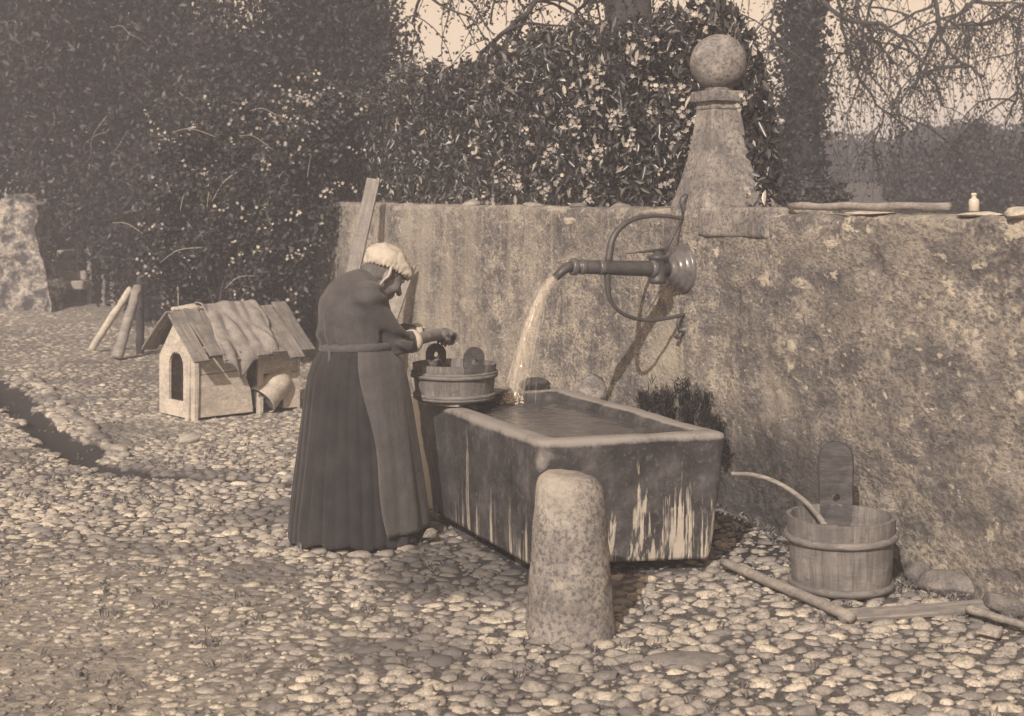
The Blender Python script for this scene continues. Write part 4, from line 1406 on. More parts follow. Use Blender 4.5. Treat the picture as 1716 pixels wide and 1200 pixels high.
# crumpled white cloth lying just over the ridge
def fn_cl(Pp):
    return sd_ell(Pp, (0, 0, 0), (.15, .05, .030)) + .016 * fbm(Pp * 13, 92, 3) + .006 * np.abs(vnoise(Pp * 30, 94))
V, Q = surface(fn_cl, (-.2, -.1, -.08), (.2, .1, .08), .008)
cm = frame(D(WD / 2 + .035, .13, .838), HS, HG)
V = V @ np.array(cm.to_3x3()).T + np.array(cm.translation)
pp = obj('white_cloth', V, Q, MAT['white_cloth'], None, True)
tag(pp, 'crumpled white cloth lying over the ridge of the dog house roof', 'cloth')

# tipped enamel can beside the dog house
ax_ = Vector((0.50, 0.60, 0.62)).normalized()
cb = g(437, 694) + Vector((0, 0.0, 0.105))
can = thing('milk_can', (cb.x, cb.y, 0), 'pale metal can tipped against the side of the dog house', 'can')
V, Fc = lathe([(0.001, 0.012), (0.100, 0.012), (0.104, 0.0), (0.110, 0.003), (0.108, 0.014), (0.106, 0.03), (0.102, 0.10), (0.098, 0.17), (0.090, 0.21), (0.070, 0.235), (0.062, 0.245), (0.062, 0.262), (0.066, 0.27), (0.055, 0.272), (0.01, 0.26)], 32, ax_, cb)
V = [cb + (Vector(p) - cb) * 1.2 for p in V]
obj('can_body', V, Fc, MAT['white_enamel'], can, True)
V, Fc = lathe([(0.001, 0.010), (0.101, 0.010)], 32, ax_, cb)
obj('can_base', [cb + (Vector(p) - cb) * 1.2 - ax_ * 0.001 for p in V], Fc, MAT['grey_stone'], can, True)
sd = ax_.cross(Vector((0, 1, 0))).normalized()
V, Fc = lathe([(0.02, -0.012), (0.03, 0), (0.028, 0.016), (0.01, 0.028)], 14, ax_, cb + ax_ * 0.335)
obj('lid_knob', V, Fc, MAT['white_enamel'], can, True)
hp = [cb + ax_ * 0.24 + sd * 0.115, cb + ax_ * 0.26 + sd * 0.16, cb + ax_ * 0.15 + sd * 0.18, cb + ax_ * 0.07 + sd * 0.17]
V, Fc = tube(spline(hp, 12), 0.006, 6)
obj('handle', V, Fc, MAT['white_enamel'], can, True)

# ------------------------------------------------------------------ the woman at the tub
PB = Vector((-0.722, 7.03, 0))
FW = Vector((0.883, 0.469, 0)).normalized(); RT = Vector((0.469, -0.883, 0)).normalized(); UP = Vector((0, 0, 1))
def L(a, b, z):
    return PB + FW * a + RT * b + UP * z
woman = thing('person', PB.to_tuple(), 'person in white cap, dark blouse, long skirt and apron bending over the wash tub', 'person')
bow = R(33)
HU = (UP * math.cos(bow) + FW * math.sin(bow)); HF = (FW * math.cos(bow) - UP * math.sin(bow)); HL = RT
HCp = L(0.102, 0.0, 1.292)
HAX = np.array([HF[:], HL[:], HU[:]])
def hd(f_, l_, u_):
    return HCp + HF * f_ + HL * l_ + HU * u_
TAX = np.array([FW[:], RT[:], UP[:]])
lean = R(14)
TAX2 = np.array([(FW * math.cos(lean) - UP * math.sin(lean))[:], RT[:], (UP * math.cos(lean) + FW * math.sin(lean))[:]])

SN, SF = L(-0.040, 0.142, 1.19), L(0.0, -0.142, 1.19)
EN_, WN_ = at(667, 578, 7.02), at(714, 565, 7.27)
EF_, WF_ = L(0.20, -0.20, 0.98), at(732, 561, 7.43)
HN_, HF_ = at(736, 561, 7.43), at(748, 559, 7.53)
body = [('ell', L(-.03, 0, .90), (.14, .16, .13), TAX), ('ell', L(-.055, 0, 1.04), (.145, .16, .15), TAX2), ('ell', L(-.045, 0, 1.15), (.13, .14, .12), TAX2),
        ('cap', L(-.01, 0, 1.22), hd(-.03, 0, -.05), .062, .052),
        ('cap', SN, EN_, .050, .042), ('cap', EN_, WN_, .042, .028), ('cap', SF, EF_, .050, .042), ('cap', EF_, WF_, .042, .028),
        ('cap', SN, SF, .055, .055)]
for s_ in (1, -1):
    body += [('cap', L(-.02, .09 * s_, .86), L(.0, .10 * s_, .47), .085, .058), ('cap', L(.0, .10 * s_, .47), L(-.03, .10 * s_, .10), .055, .038),
             ('cap', L(-.03, .10 * s_, .07), L(.12, .11 * s_, .045), .042, .035)]
body += [('ell', hd(0, 0, .015), (.098, .078, .105), HAX), ('ell', hd(.03, 0, -.035), (.066, .062, .085), HAX),
         ('cap', hd(.025, 0, -.082), hd(.066, 0, -.098), .040, .024), ('cap', hd(.090, 0, .004), hd(.120, 0, -.038), .009, .015),
         ('cap', hd(.086, -.034, .018), hd(.086, .034, .018), .015, .015), ('cap', hd(.088, -.018, -.066), hd(.088, .018, -.066), .011, .011),
         ('cap', hd(.086, -.014, -.08), hd(.086, .014, -.08), .010, .010),
         ('ell', hd(.062, .045, -.03), (.03, .022, .03), HAX), ('ell', hd(.062, -.045, -.03), (.03, .022, .03), HAX),
         ('ell', hd(-.01, .078, -.015), (.020, .010, .034), HAX), ('ell', hd(-.01, -.078, -.015), (.020, .010, .034), HAX)]
def hand(wr, hc, grip, side):
    """palm and five fingers closing downwards over the lug"""
    d0 = (hc - wr).normalized()
    lat = d0.cross(grip).normalized() * side
    out_ = [('cap', wr, hc, .027, .030), ('cap', hc - lat * .022, hc + lat * .022, .020, .020)]
    kn = hc + d0 * .028
    for q, (o_, ln) in enumerate(((-.030, .030), (-.010, .036), (.010, .034), (.029, .027))):
        k0 = kn + lat * o_
        k1 = k0 + d0 * ln * .8 + grip * ln * .45
        k2 = k1 + d0 * ln * .1 + grip * ln * .9
        k3 = k2 - d0 * ln * .6 + grip * ln * .4
        out_ += [('cap', k0, k1, .0105, .0095), ('cap', k1, k2, .0095, .009), ('cap', k2, k3, .009, .0075)]
    t0 = hc - d0 * .012 - lat * .026
    t1 = t0 + d0 * .022 + grip * .026 - lat * .012
    t2 = t1 + d0 * .026 + grip * .020 + lat * .006
    return out_ + [('cap', t0, t1, .013, .011), ('cap', t1, t2, .011, .009)]
grip = Vector((0.1, 0.1, -1)).normalized()
body += hand(WN_, HN_, grip, 1) + hand(WF_, HF_, grip, -1)
def sockets(Dg, G):
    for s_ in (1, -1):
        d = sd_ell(G, hd(.100, .032 * s_, -.004), (.016, .018, .012), HAX)
        Dg = np.maximum(Dg, -d)
    return Dg
V, Q = blend(body, 0.0065, 0.028, sockets)
obj('body', V, Q, MAT['skin'], woman, True)
for s_ in (1, -1):
    V, Fc = lathe([(0.003, -0.010), (0.010, -0.006), (0.0125, 0), (0.010, 0.006), (0.003, 0.010)], 12, HF, hd(.084, .032 * s_, -.004))
    obj('eye', V, Fc, MAT['dark_stone'], woman, True)

# blouse: fitted, sleeves to the mid forearm
cuffN, cuffF = EN_.lerp(WN_, 0.46), EF_.lerp(WF_, 0.55)
bl_pr = [('ell', L(-.052, 0, 1.02), (.182, .165, .165), TAX2), ('ell', L(-.055, 0, 1.115), (.178, .172, .155), TAX2), ('ell', L(-.045, 0, .94), (.160, .160, .07), TAX),
         ('ell', L(-.04, 0, 1.20), (.128, .155, .10), TAX2), ('cap', L(-.02, 0, 1.24), hd(-.055, 0, -.12), .082, .058),
         ('cap', SN, EN_, .066, .058), ('cap', EN_, cuffN, .060, .048), ('cap', SF, EF_, .066, .058), ('cap', EF_, cuffF, .058, .048), ('cap', SN, SF, .066, .066)]
def wrinkle(Dg, G):
    dd1 = sd_cap(G, SN, EN_, 0.05, 0.05)
    wr = 0.006 * np.sin(G[..., 2] * 80 + 6 * vnoise(G * 6, 5)) * np.clip(1.2 - np.abs(dd1) / 0.06, 0, 1)
    wst = 0.011 * np.sin(((G[..., 0] - PB.x) * 0.6 - (G[..., 1] - PB.y)) * 62 + 5 * vnoise(G * 5, 6)) * np.clip(1.0 - (G[..., 2] - .93) / .22, 0, 1)
    dia = 0.007 * np.sin((G[..., 2] * 1.0 + (G[..., 0] - PB.x) * .9) * 58 + 6 * vnoise(G * 4, 7)) * np.clip(0.2 + vnoise(G * 6, 8), 0, 1)
    Dg = Dg + 0.003 * fbm(G * 9, 95, 3) + wr + wst + dia
    return np.maximum(Dg, 0.905 - G[..., 2])
V, Q = blend(bl_pr, 0.008, 0.05, wrinkle)
blouse_o = obj('blouse', V, Q, MAT['blouse_cloth'], woman, True)
for c0, e0, w0 in ((cuffN, EN_, WN_), (cuffF, EF_, WF_)):
    d0 = (w0 - e0).normalized()
    V, Fc = tube([c0 - d0 * .012, c0 - d0 * .006, c0 + d0 * .016, c0 + d0 * .026, c0 + d0 * .026], [.050, .0585, .0585, .054, .04], 24)
    obj('cuff', rough_up(V, 0.004, 30, 97), Fc, MAT['white_cloth'], blouse_o, True)
# bit of white linen showing under the bent arm
def fold_patch(Pp):
    return sd_ell(Pp, L(0.165, 0.05, 0.945), (.022, .05, .055), TAX2) + 0.006 * fbm(Pp * 30, 98, 2)
V, Q = surface(fold_patch, np.array(L(0.165, 0.05, 0.945)) - .08, np.array(L(0.165, 0.05, 0.945)) + .08, 0.006)
obj('linen', V, Q, MAT['white_cloth'], woman, True)

# skirt with pressed pleats, apron over the front
zs = [0.955, 0.93, 0.90, 0.86, 0.80, 0.70, 0.55, 0.40, 0.25, 0.12, 0.02]
rf = [0.160, 0.172, 0.196, 0.222, 0.245, 0.262, 0.282, 0.302, 0.322, 0.338, 0.345]
rs = [0.165, 0.175, 0.190, 0.205, 0.220, 0.236, 0.258, 0.280, 0.300, 0.314, 0.320]
NA = 220
def skirt_pt(th, z, off=0.0, pleat=1.0, seed=0.0):
    rfv, rsv = np.interp(-z, [-k for k in zs], rf), np.interp(-z, [-k for k in zs], rs)
    dn_ = np.clip((0.95 - z) / 0.9, 0, 1)
    ph = th * 30 + 1.6 * np.sin(th * 3 + 1) + 0.5 * np.sin(z * 5 + th * 4)
    sharp = np.abs(np.sin(ph / 2)) ** 0.7 - 0.5
    big = np.sin(th * 7 + 0.8 * np.sin(z * 3)) * 0.5 + 0.5 * np.sin(th * 11 + 2)
    r_ = 1 + pleat * (0.050 * sharp * (0.35 + 0.65 * dn_) + 0.030 * big * dn_ ** 1.3)
    a = (rfv * .955 * r_ + off) * np.cos(th) - 0.045 + 0.008 * dn_
    b = (rsv * .96 * r_ + off) * np.sin(th)
    return a, b
zsk = np.concatenate([np.linspace(0.955, 0.80, 14), np.linspace(0.78, 0.02, 46)])
th = np.linspace(0, 2 * np.pi, NA, endpoint=False)
V = []
for z_ in zsk:
    a, b = skirt_pt(th, z_)
    zz_ = np.full_like(th, z_) + (0.010 * np.sin(th * 3 + 1) if z_ < 0.1 else 0) + np.clip((0.12 - z_) / 0.1, 0, 1) * 0.008 * np.sin(th * 13)
    V.append(np.array(PB)[None, :] + a[:, None] * np.array(FW) + b[:, None] * np.array(RT) + zz_[:, None] * np.array(UP))
V = np.concatenate(V)
nzk = len(zsk)
ii = np.array([[i * NA + j, i * NA + (j + 1) % NA, (i + 1) * NA + (j + 1) % NA, (i + 1) * NA + j] for i in range(nzk - 1) for j in range(NA)])
sk = obj('skirt', V, ii[:, ::-1], MAT['skirt_cloth'], woman, True)
md = sk.modifiers.new('thickness', 'SOLIDIFY'); md.thickness = 0.006
# apron
NAp = 90
zap = np.concatenate([np.linspace(0.958, 0.80, 12), np.linspace(0.78, 0.07, 36)])
V = []
for z_ in zap:
    dn_ = (0.958 - z_) / 0.86
    t0_, t1_ = R(-72 - 8 * dn_), R(108 - 22 * dn_ + 3 * math.sin(z_ * 9))
    tt_ = np.linspace(t0_, t1_, NAp)
    a, b = skirt_pt(tt_, z_, 0.013 + 0.016 * dn_, 0.32)
    sof = 0.006 * np.sin(tt_ * 13 + 2 * z_) * dn_
    a = a + sof * np.cos(tt_); b = b + sof * np.sin(tt_)
    V.append(np.array(PB)[None, :] + a[:, None] * np.array(FW) + b[:, None] * np.array(RT) + np.full(NAp, z_)[:, None] * np.array(UP))
V = np.concatenate(V)
ii = np.array([[i * NAp + j, i * NAp + j + 1, (i + 1) * NAp + j + 1, (i + 1) * NAp + j] for i in range(len(zap) - 1) for j in range(NAp - 1)])
ap = obj('apron', V, ii[:, ::-1], MAT['apron_cloth'], woman, True)
md = ap.modifiers.new('thickness', 'SOLIDIFY'); md.thickness = 0.006; md.offset = 1
rb_ = [L(*(float(k) for k in skirt_pt(np.array(a_), 0.945, 0.012, 0.1)), 0.940 + 0.008 * math.sin(a_)) for a_ in np.linspace(0, 2 * math.pi, 61)]
V, Fc = tube(rb_, 0.013, 8, False, 1.6)
obj('apron_band', V, Fc, MAT['apron_cloth'], ap, True)
kn = L(-0.20, 0.03, 0.94)
bwm = MB()
bwm.add(*lathe([(.004, -.02), (.02, -.012), (.022, .01), (.004, .02)], 10, RT, kn))
bwm.add(*tube(spline([kn, kn + RT * .05 - UP * .01 - FW * .015, kn + RT * .06 - UP * .06 - FW * .02, kn + RT * .03 - UP * .12 - FW * .03], 10), [.008] * 12, 6, True, .5))
bwm.build('apron_bow', MAT['apron_cloth'], ap, True)

# hair at the nape and the gathered white cap
V, Q = blend([('ell', hd(-.055, 0, -.03), (.062, .066, .062), HAX), ('ell', hd(.005, 0, .01), (.092, .081, .088), HAX)], 0.008, 0.03,
             lambda Dg, G: np.maximum(Dg + .003 * fbm(G * 60, 99, 2), ((G - np.array(hd(.045, 0, .03))) @ np.array((HF * .93 - HU * .36)[:]))))
obj('hair', V, Q, MAT['grey_hair'], woman, True)
def cap_fn(Pp):
    q = (Pp - np.array(HCp)) @ HAX.T
    d = sd_ell(Pp, hd(-.012, 0, .052), (.125, .100, .094), HAX)
    d = smin(d, sd_ell(Pp, hd(.06, 0, .060), (.072, .088, .050), HAX), 0.03)
    puff = 0.013 * fbm(Pp * 24, 101, 3) + 0.004 * np.sin(np.arctan2(q[..., 1], q[..., 0] + .01) * 26) * np.clip(1 - (q[..., 2]) / .08, 0, 1)
    d = d + puff
    # open below: keep what lies above a slanted brim
    brim = 0.030 - 0.42 * np.clip(-q[..., 0] - 0.03, 0, 1) * 0 + np.where(q[..., 0] < -.02, 0.35 * (q[..., 0] + .02), 0.10 * q[..., 0])
    frill = 0.007 * np.sin(np.arctan2(q[..., 1], q[..., 0]) * 34)
    d = np.maximum(d, brim + frill - q[..., 2])
    inner = sd_ell(Pp, hd(0, 0, .010), (.100, .081, .104), HAX)
    return np.maximum(d, -inner)
V, Q = surface(cap_fn, np.array(HCp) - .19, np.array(HCp) + .19, 0.0062)
cap_o = obj('cap', V, Q, MAT['white_cloth'], woman, True)
for s_ in (1, -1):
    V, Fc = tube(spline([hd(-.02, .092 * s_, .03), hd(-.012, .098 * s_, -.01), hd(-.02, .090 * s_, -.05), hd(-.015, .075 * s_, -.085)], 14), [.018, .018, .017, .017, .016, .015, .014, .013, .012, .011, .010, .009, .008, .006, .005], 8, True, 0.5)
    obj('cap_string', rough_up(V, 0.004, 40, 103), Fc, MAT['white_cloth'], cap_o, True)

# ------------------------------------------------------------------ loose things in the yard
def log_between(name, a, b, r0, r1, mat, label, cat, seed=1, kn=0.1):
    a, b = Vector(a), Vector(b)
    n = 14
    r = random.Random(seed)
    pth = [a.lerp(b, i / n) + Vector((r.uniform(-1, 1), r.uniform(-1, 1), r.uniform(-1, 1))) * r0 * kn for i in range(n + 1)]
    V, Fc = tube(pth, [(r0 + (r1 - r0) * i / n) * r.uniform(1 - kn, 1 + kn) for i in range(n + 1)], 10)
    o = obj(name, rough_up(V, r0 * .12, 30, seed), Fc, mat, None, True)
    return tag(o, label, cat)

# two props leaning together by the dog house, and the stake that holds them
pt = at(226, 482, 15.6)
log_between('pole', g(152, 590) + Vector((0, 0, .02)), at(219, 484, 15.7), 0.042, 0.038, MAT['whitewashed_wood'], 'straight pale pole leaning over behind the dog house', 'pole', 3)
log_between('knotted_log', g(196, 604) + Vector((0, 0, .02)), at(231, 478, 15.5), 0.062, 0.048, MAT['grey_wood'], 'thick knotted pale log propped upright beside the dog house', 'log', 5, 0.10)
log_between('stake', at(228, 0, 15.75) * 0 + Vector((pt.x + .02, 15.75, -0.05)), Vector((pt.x + .02, 15.75, pt.z + 0.12)), 0.045, 0.04, MAT['bark'], 'dark stake behind the leaning pole and log', 'stake', 7)

# boards leaning on the yard wall behind the woman
def lean_board(xt, yt, tw, foot_q, foot_t, wd, label, seed):
    top = wall(tw, 0.02)
    a = (xt - 858.0) / F
    # height on the wall from the photo row
    z1 = H - (yt - HZ) * top.y / F
    top = wall(tw, 0.12, z1)
    foot = wall(tw + foot_t, foot_q, 0.0)
    d = top - foot
    yv = Vector((0.97, -0.25, 0))
    o = put('leaning_board', plank_mesh('leaning_board', d.length, wd, 0.03, seed, rag=0.03, warp=0.008), MAT['grey_wood'], None, frame(foot, d, yv))
    return tag(o, label, 'board', 'boards leaning on the wall')
def t_of(x):
    Y = (W0.x + 0.426087 * W0.y) / (0.426087 + (x - 858.0) / F)
    return (Y - W0.y) / U.y
lean_board(632, 297, t_of(650), 0.62, -0.12, 0.125, 'tall grey board leaning on the wall behind the white cap', 21)
lean_board(700, 436, t_of(702), 0.50, 0.1, 0.19, 'short grey board leaning on the wall between woman and tub', 22)

# sticks, a broken plank and rubble at the foot of the wall
log_between('stick', g(1212, 958) + Vector((0, 0, .045)), g(1428, 1052) + Vector((0, 0, .04)), 0.020, 0.022, MAT['grey_wood'], 'long grey stick lying on the cobbles left of the pail', 'stick', 31)
log_between('stick', g(1622, 1042) + Vector((0, 0, .05)), g(1760, 1082) + Vector((0, 0, .045)), 0.017, 0.015, MAT['grey_wood'], 'grey stick lying on the cobbles at the right edge', 'stick', 33)
pk0, pk1 = g(1398, 1046) + Vector((0, 0, .03)), g(1640, 1032) + Vector((0, 0, .036))
o = put('broken_plank', plank_mesh('broken_plank', (pk1 - pk0).length, 0.075, 0.020, 35, rag=0.03), MAT['grey_wood'], None, frame(pk0, pk1 - pk0, (0, 1, 0.25)))
tag(o, 'short split plank lying before the wooden pail', 'plank')
def rock(name, c, r, mat, label, cat, seed, rotz=0.0, group=None):
    bm_ = bmesh.new(); bmesh.ops.create_icosphere(bm_, subdivisions=3, radius=1)
    co = np.array([v_.co[:] for v_ in bm_.verts]); fc = np.array([[v_.index for v_ in f_.verts] for f_ in bm_.faces]); bm_.free()
    n_ = vnoise(co * 1.3, seed) * .28 + vnoise(co * 2.9, seed + 3) * .12 + vnoise(co * 7, seed + 5) * .04
    co = co * (1 + n_)[:, None]
    rs_ = np.random.default_rng(seed * 7 + 1)
    for q_ in range(16):
        dv_ = rs_.normal(size=3); dv_ /= np.linalg.norm(dv_)
        pr_ = co @ dv_; of_ = rs_.uniform(.55, .85)
        co = co - np.clip(pr_ - of_, 0, None)[:, None] * dv_ * .92
    co = co * 1.2
    co = co + .025 * np.stack([vnoise(co * 6, seed + k_) for k_ in range(3)], -1)
    o = put(name, new_mesh(name, co, fc, False), mat, None, Matrix.Translation(c) @ Matrix.Rotation(rotz, 4, 'Z') @ Matrix.Diagonal((r[0], r[1], r[2], 1)))
    return tag(o, label, cat, group)
rock('stone', g(1598, 1005) + Vector((0, 0.05, .05)), (.13, .07, 0.053), MAT['earthy_stone'], 'broad grey stone lying at the foot of the wall beyond the plank', 'stone', 3, -.5)
rock('stone', g(1545, 985) + Vector((0, 0.05, .05)), (.06, .05, 0.045), MAT['earthy_stone'], 'small upright grey stone between pail and wall', 'stone', 5, .3)
rock('stone', g(1680, 1040) + Vector((0.02, 0.05, .05)), (.10, .06, 0.045), MAT['earthy_stone'], 'grey stone against the wall above the right stick', 'stone', 8, -.6)
rock('stone', g(1660, 1075) + Vector((0, 0, .04)), (.06, .045, .022), MAT['cobble_stone'], 'flat stone loose on cobbles by the right stick', 'stone', 9, .2)
rock('stone', g(318, 744) + Vector((0, 0, .03)), (.085, .05, .045), MAT['grey_stone'], 'loose grey stone on the ground in front of the dog house', 'stone', 12, .2)
rock('stone', g(722, 912) + Vector((0, 0, .05)), (.042, .035, .03), MAT['cobble_stone'], 'round stone beside the skirt hem', 'stone', 14, .2)
# lumps on the far rim of the trough
rock('stone', TL.lerp(TB_, .80) + Vector((0.0, -0.04, .035)), (.085, .05, .038), MAT['dark_stone'], 'dark wet stone lying on the far rim of the trough', 'stone', 16, .3)
rock('stone', Vector((0.43, 8.08, .53)), (.13, .09, .13), MAT['guard_stone'], 'mossy boulder behind the far end of the trough', 'boulder', 18, .4)

# on top of the wall
pa, pb = wall(t_of(1296), -0.10, 1.605), wall(t_of(1560), -0.10, 1.605)
V, Fc = tube([pa.lerp(pb, i / 10) + Vector((0, 0, .022 + .004 * math.sin(i * 1.9))) for i in range(11)], [.019 + .002 * math.sin(i * 2.3) for i in range(11)], 10)
tag(obj('wooden_pole', V, Fc, MAT['grey_wood'], None, True), 'long wooden pole lying on the wall top right of the pillar', 'pole')
bt = wall(t_of(1591), -0.13, 1.606)
btl = thing('bottle', bt.to_tuple(), 'small pale stoppered bottle standing on the wall top', 'bottle')
V, Fc = lathe([(0.018, 0), (0.0215, 0.003), (0.022, 0.042), (0.019, 0.052), (0.010, 0.057), (0.009, 0.068)], 20, None, bt)
obj('glass_body', V, Fc, MAT['glass_bottle'], btl, True)
V, Fc = lathe([(0.009, 0.066), (0.012, 0.068), (0.012, 0.076), (0.008, 0.079)], 14, None, bt)
obj('stopper', V, Fc, MAT['pale_stone'], btl, True)
for k, (x_, lab, sx2, sy2, sz2) in enumerate(((1440, 'long thin pale slab on the wall top beside the pole', .16, .07, .010), (1625, 'thin pale slab on the wall top beyond the bottle', .10, .06, .012), (1700, 'pale broken lump of mortar on the wall top at right edge', .09, .08, .030))):
    c_ = wall(t_of(x_), -0.07, 1.592 + sz2 * .35)
    rock('slab', c_, (sx2, sy2, sz2), MAT['pale_stone'], lab, 'stone', 50 + k, math.atan2(U.y, U.x))
for k, (x_, s_, lab) in enumerate(((770, .13, 'broad flat stone on the wall top above the wash tub'), (815, .05, 'small dark round stone on the wall top above the tub'), (868, .10, 'low pale stone on the wall top left of the jet'),
                                   (945, .08, 'pale wedge of stone on the wall top above the nozzle'), (1015, .10, 'flat pale stone on the wall top above the curved stay'), (665, .07, 'thin grey stone on the wall top beside the tall board'))):
    tt_ = t_of(x_)
    c_ = wall(tt_, -0.11, float(wall_top(np.array([tt_]))[0]) + s_ * .10)
    rock('stone', c_, (s_ * .8, s_ * .55, s_ * .26), MAT['grey_stone'] if k in (0, 5) else (MAT['dark_stone'] if k == 1 else MAT['cobble_stone']), lab, 'stone', 70 + k, math.atan2(U.y, U.x) + .2 * k, 'stones on the wall top')

# far left: rough garden wall, steps and old fence posts
tl = at(-40, 345, 20.6); tr_ = at(62, 345, 20.6); br_ = at(86, 345, 20.4)
nx_, nz2 = 40, 40
V, Fc = [], []
for i in range(nx_ + 1):
    for j in range(nz2 + 1):
        fx_, fz_ = i / nx_, j / nz2
        xr = br_.x + (tr_.x - br_.x) * fz_
        x_ = tl.x - 3 + (xr - tl.x + 3) * fx_
        V.append((x_, 20.5 + 0.5 * (fx_ - 1) ** 2, -0.1 + (1.80 + .08 * math.sin(i * .9)) * fz_))
for i in range(nx_):
    for j in range(nz2):
        a_ = i * (nz2 + 1) + j
        Fc.append((a_, a_ + nz2 + 1, a_ + nz2 + 2, a_ + 1))
gw = obj('garden_wall', rough_up(V, 0.07, 4.0, 111), Fc, MAT['old_masonry'], None, False)
md = gw.modifiers.new('thickness', 'SOLIDIFY'); md.thickness = 0.4; md.offset = -1
tag(gw, 'rough pale rubble wall under the trees at far left', 'wall')
stp = thing('garden_steps', at(118, 490, 23.8).to_tuple(), 'few worn stone steps rising beside the far rubble wall', 'steps')
for k in range(4):
    c_ = at(116 + 4 * k, 478 - 17 * k, 21.4 + .28 * k)
    V, Fc = box(0.52, 0.34, 0.14, c_, 0.02)
    obj('step', rough_up(V, .02, 4, 120 + k), Fc, MAT['grey_stone'], stp)
for k, (x_, y0_, y1_, wd, lab) in enumerate(((133, 398, 488, .06, 'thin old fence post nearest the steps'), (150, 392, 490, .075, 'second fence post from the steps'), (173, 405, 492, .06, 'third fence post from the steps'),
                                             (190, 400, 494, .085, 'fourth and stoutest fence post from the steps'), (207, 412, 492, .06, 'fence post nearest the leaning log'))):
    b0_ = at(x_, y1_, 21.6); t0_ = at(x_ + random.uniform(-5, 5), y0_, 21.7)
    b0_.z = -0.05 + 0.2
    log_between('fence_post', b0_ - Vector((0, 0, .25)), t0_, wd * .6, wd * .5, MAT['grey_wood'], lab, 'fence post', 130 + k)['group'] = 'old fence posts at the far left'

# ------------------------------------------------------------------ plants
def foliage(name, parent, C, L_, W_, mat, stuff=True, **kw):
    V, T_ = leaves(C, L_, W_, **kw)
    o = obj(name, V, T_, mat, parent)
    if stuff: o['kind'] = 'stuff'
    return o
def twig_net(n, starts, length, mbv, r0=0.006, droop=0.5, sides=4, segs=7, bend=0.35):
    """many thin bent twigs"""
    for k in range(n):
        p = Vector(starts[k % len(starts)])
        d = Vector(unit(1)[0]); d.z -= droop; d.normalize()
        pts = [p]
        for i in range(segs):
            d = (d + Vector(unit(1)[0]) * bend + Vector((0, 0, -0.06))).normalized()
            p = p + d * length / segs * random.uniform(.6, 1.3)
            pts.append(p)
        mbv.add(*tube(pts, [r0 * (1 - .8 * i / segs) for i in range(segs + 1)], sides))

# dark evergreen trees filling the upper left
def dark_tree(name, base, crowns, label, nleaf, lsize, trunk_r, mat='dark_leaf', tw=26):
    tr = thing(name, base, label, 'tree', 'dark trees behind the yard')
    top = max(c[0][2] for c in crowns)
    b = Vector(base)
    mbv = MB()
    mbv.add(*tube([b - Vector((0, 0, .2)), b + Vector((.05, 0, top * .3)), b + Vector((-.06, .05, top * .7)), b + Vector((0, 0, top))], [trunk_r * 1.2, trunk_r, trunk_r * .7, trunk_r * .3], 10))
    mbv.build('trunk', MAT['bark'], tr, True)
    lb = MB()
    for c, r in crowns:
        for q in range(3):
            e = Vector(c) + Vector(unit(1)[0]) * min(r) * .6
            s_ = b + Vector((0, 0, c[2] * random.uniform(.4, .8)))
            lb.add(*tube(spline([s_, s_.lerp(e, .5) + Vector((0, 0, .15)), e], 8), [trunk_r * .35 * (1 - .8 * i / 9) for i in range(9)], 6))
    lb.build('limbs', MAT['bark'], tr, True)
    pts = []
    vol = np.array([r[0] * r[1] * r[2] for _, r in crowns]); vol = vol / vol.sum()
    for (c, r), f_ in zip(crowns, vol):
        cl = ell_points(int(30 + 130 * f_), c, r, .4)
        pts.append(clumped(int(nleaf * f_ * .75), cl, .17))
        pts.append(ell_points(int(nleaf * f_ * .25), c, np.array(r) * .95, .35))
    foliage('crown', tr, np.concatenate(pts), lsize, lsize * .5, MAT[mat], droop=.3)
    tb_ = MB()
    st = [tuple(ell_points(1, c, np.array(r) * 1.0, .12)[0] - np.array((0, .15, 0))) for c, r in crowns for _ in range(8)]
    twig_net(tw, st, .9, tb_, .006, .2, bend=.55, segs=10)
    tb_.build('twigs', MAT['grey_wood'], tr, True)['kind'] = 'stuff'
    return tr
A = lambda x, y, Y: tuple(at(x, y, Y))
dark_tree('evergreen_tree', (at(-70, 500, 22).x, 22, 0), [(A(-120, 120, 22), (1.6, 1.2, 2.2)), (A(20, 40, 22.4), (1.5, 1.1, 1.7)), (A(60, 230, 22.2), (1.3, .8, 1.0)), (A(10, 300, 24.2), (1.5, .5, .6)), (A(-20, -180, 22), (1.8, 1.2, 1.6))], 'dark evergreen tree above the rubble wall in the far left corner', 62000, .10, .25)
dark_tree('evergreen_tree', (at(250, 500, 20.5).x, 20.5, 0), [(A(200, 60, 20.5), (1.5, 1.1, 1.6)), (A(330, 160, 20), (1.4, 1.0, 1.3)), (A(150, 260, 21), (1.2, .8, .9)), (A(260, -170, 20.5), (1.6, 1.2, 1.6)), (A(250, 350, 20.5), (1.3, .7, .8))], 'dark evergreen tree in the middle of the shaded mass behind the dog house', 72000, .10, .28)
dark_tree('evergreen_tree', (at(520, 500, 18.5).x, 18.5, 0), [(A(480, 50, 18.5), (1.3, 1.0, 1.4)), (A(590, 90, 18.2), (.80, .8, 1.0)), (A(420, 210, 18.7), (1.2, .8, 1.0)), (A(520, -160, 18.5), (1.3, 1.0, 1.3)), (A(560, 240, 18.5), (1.0, .7, .8)), (A(330, 330, 18.9), (1.1, .6, .8))], 'dark evergreen tree standing nearest the open sky', 60000, .09, .24)
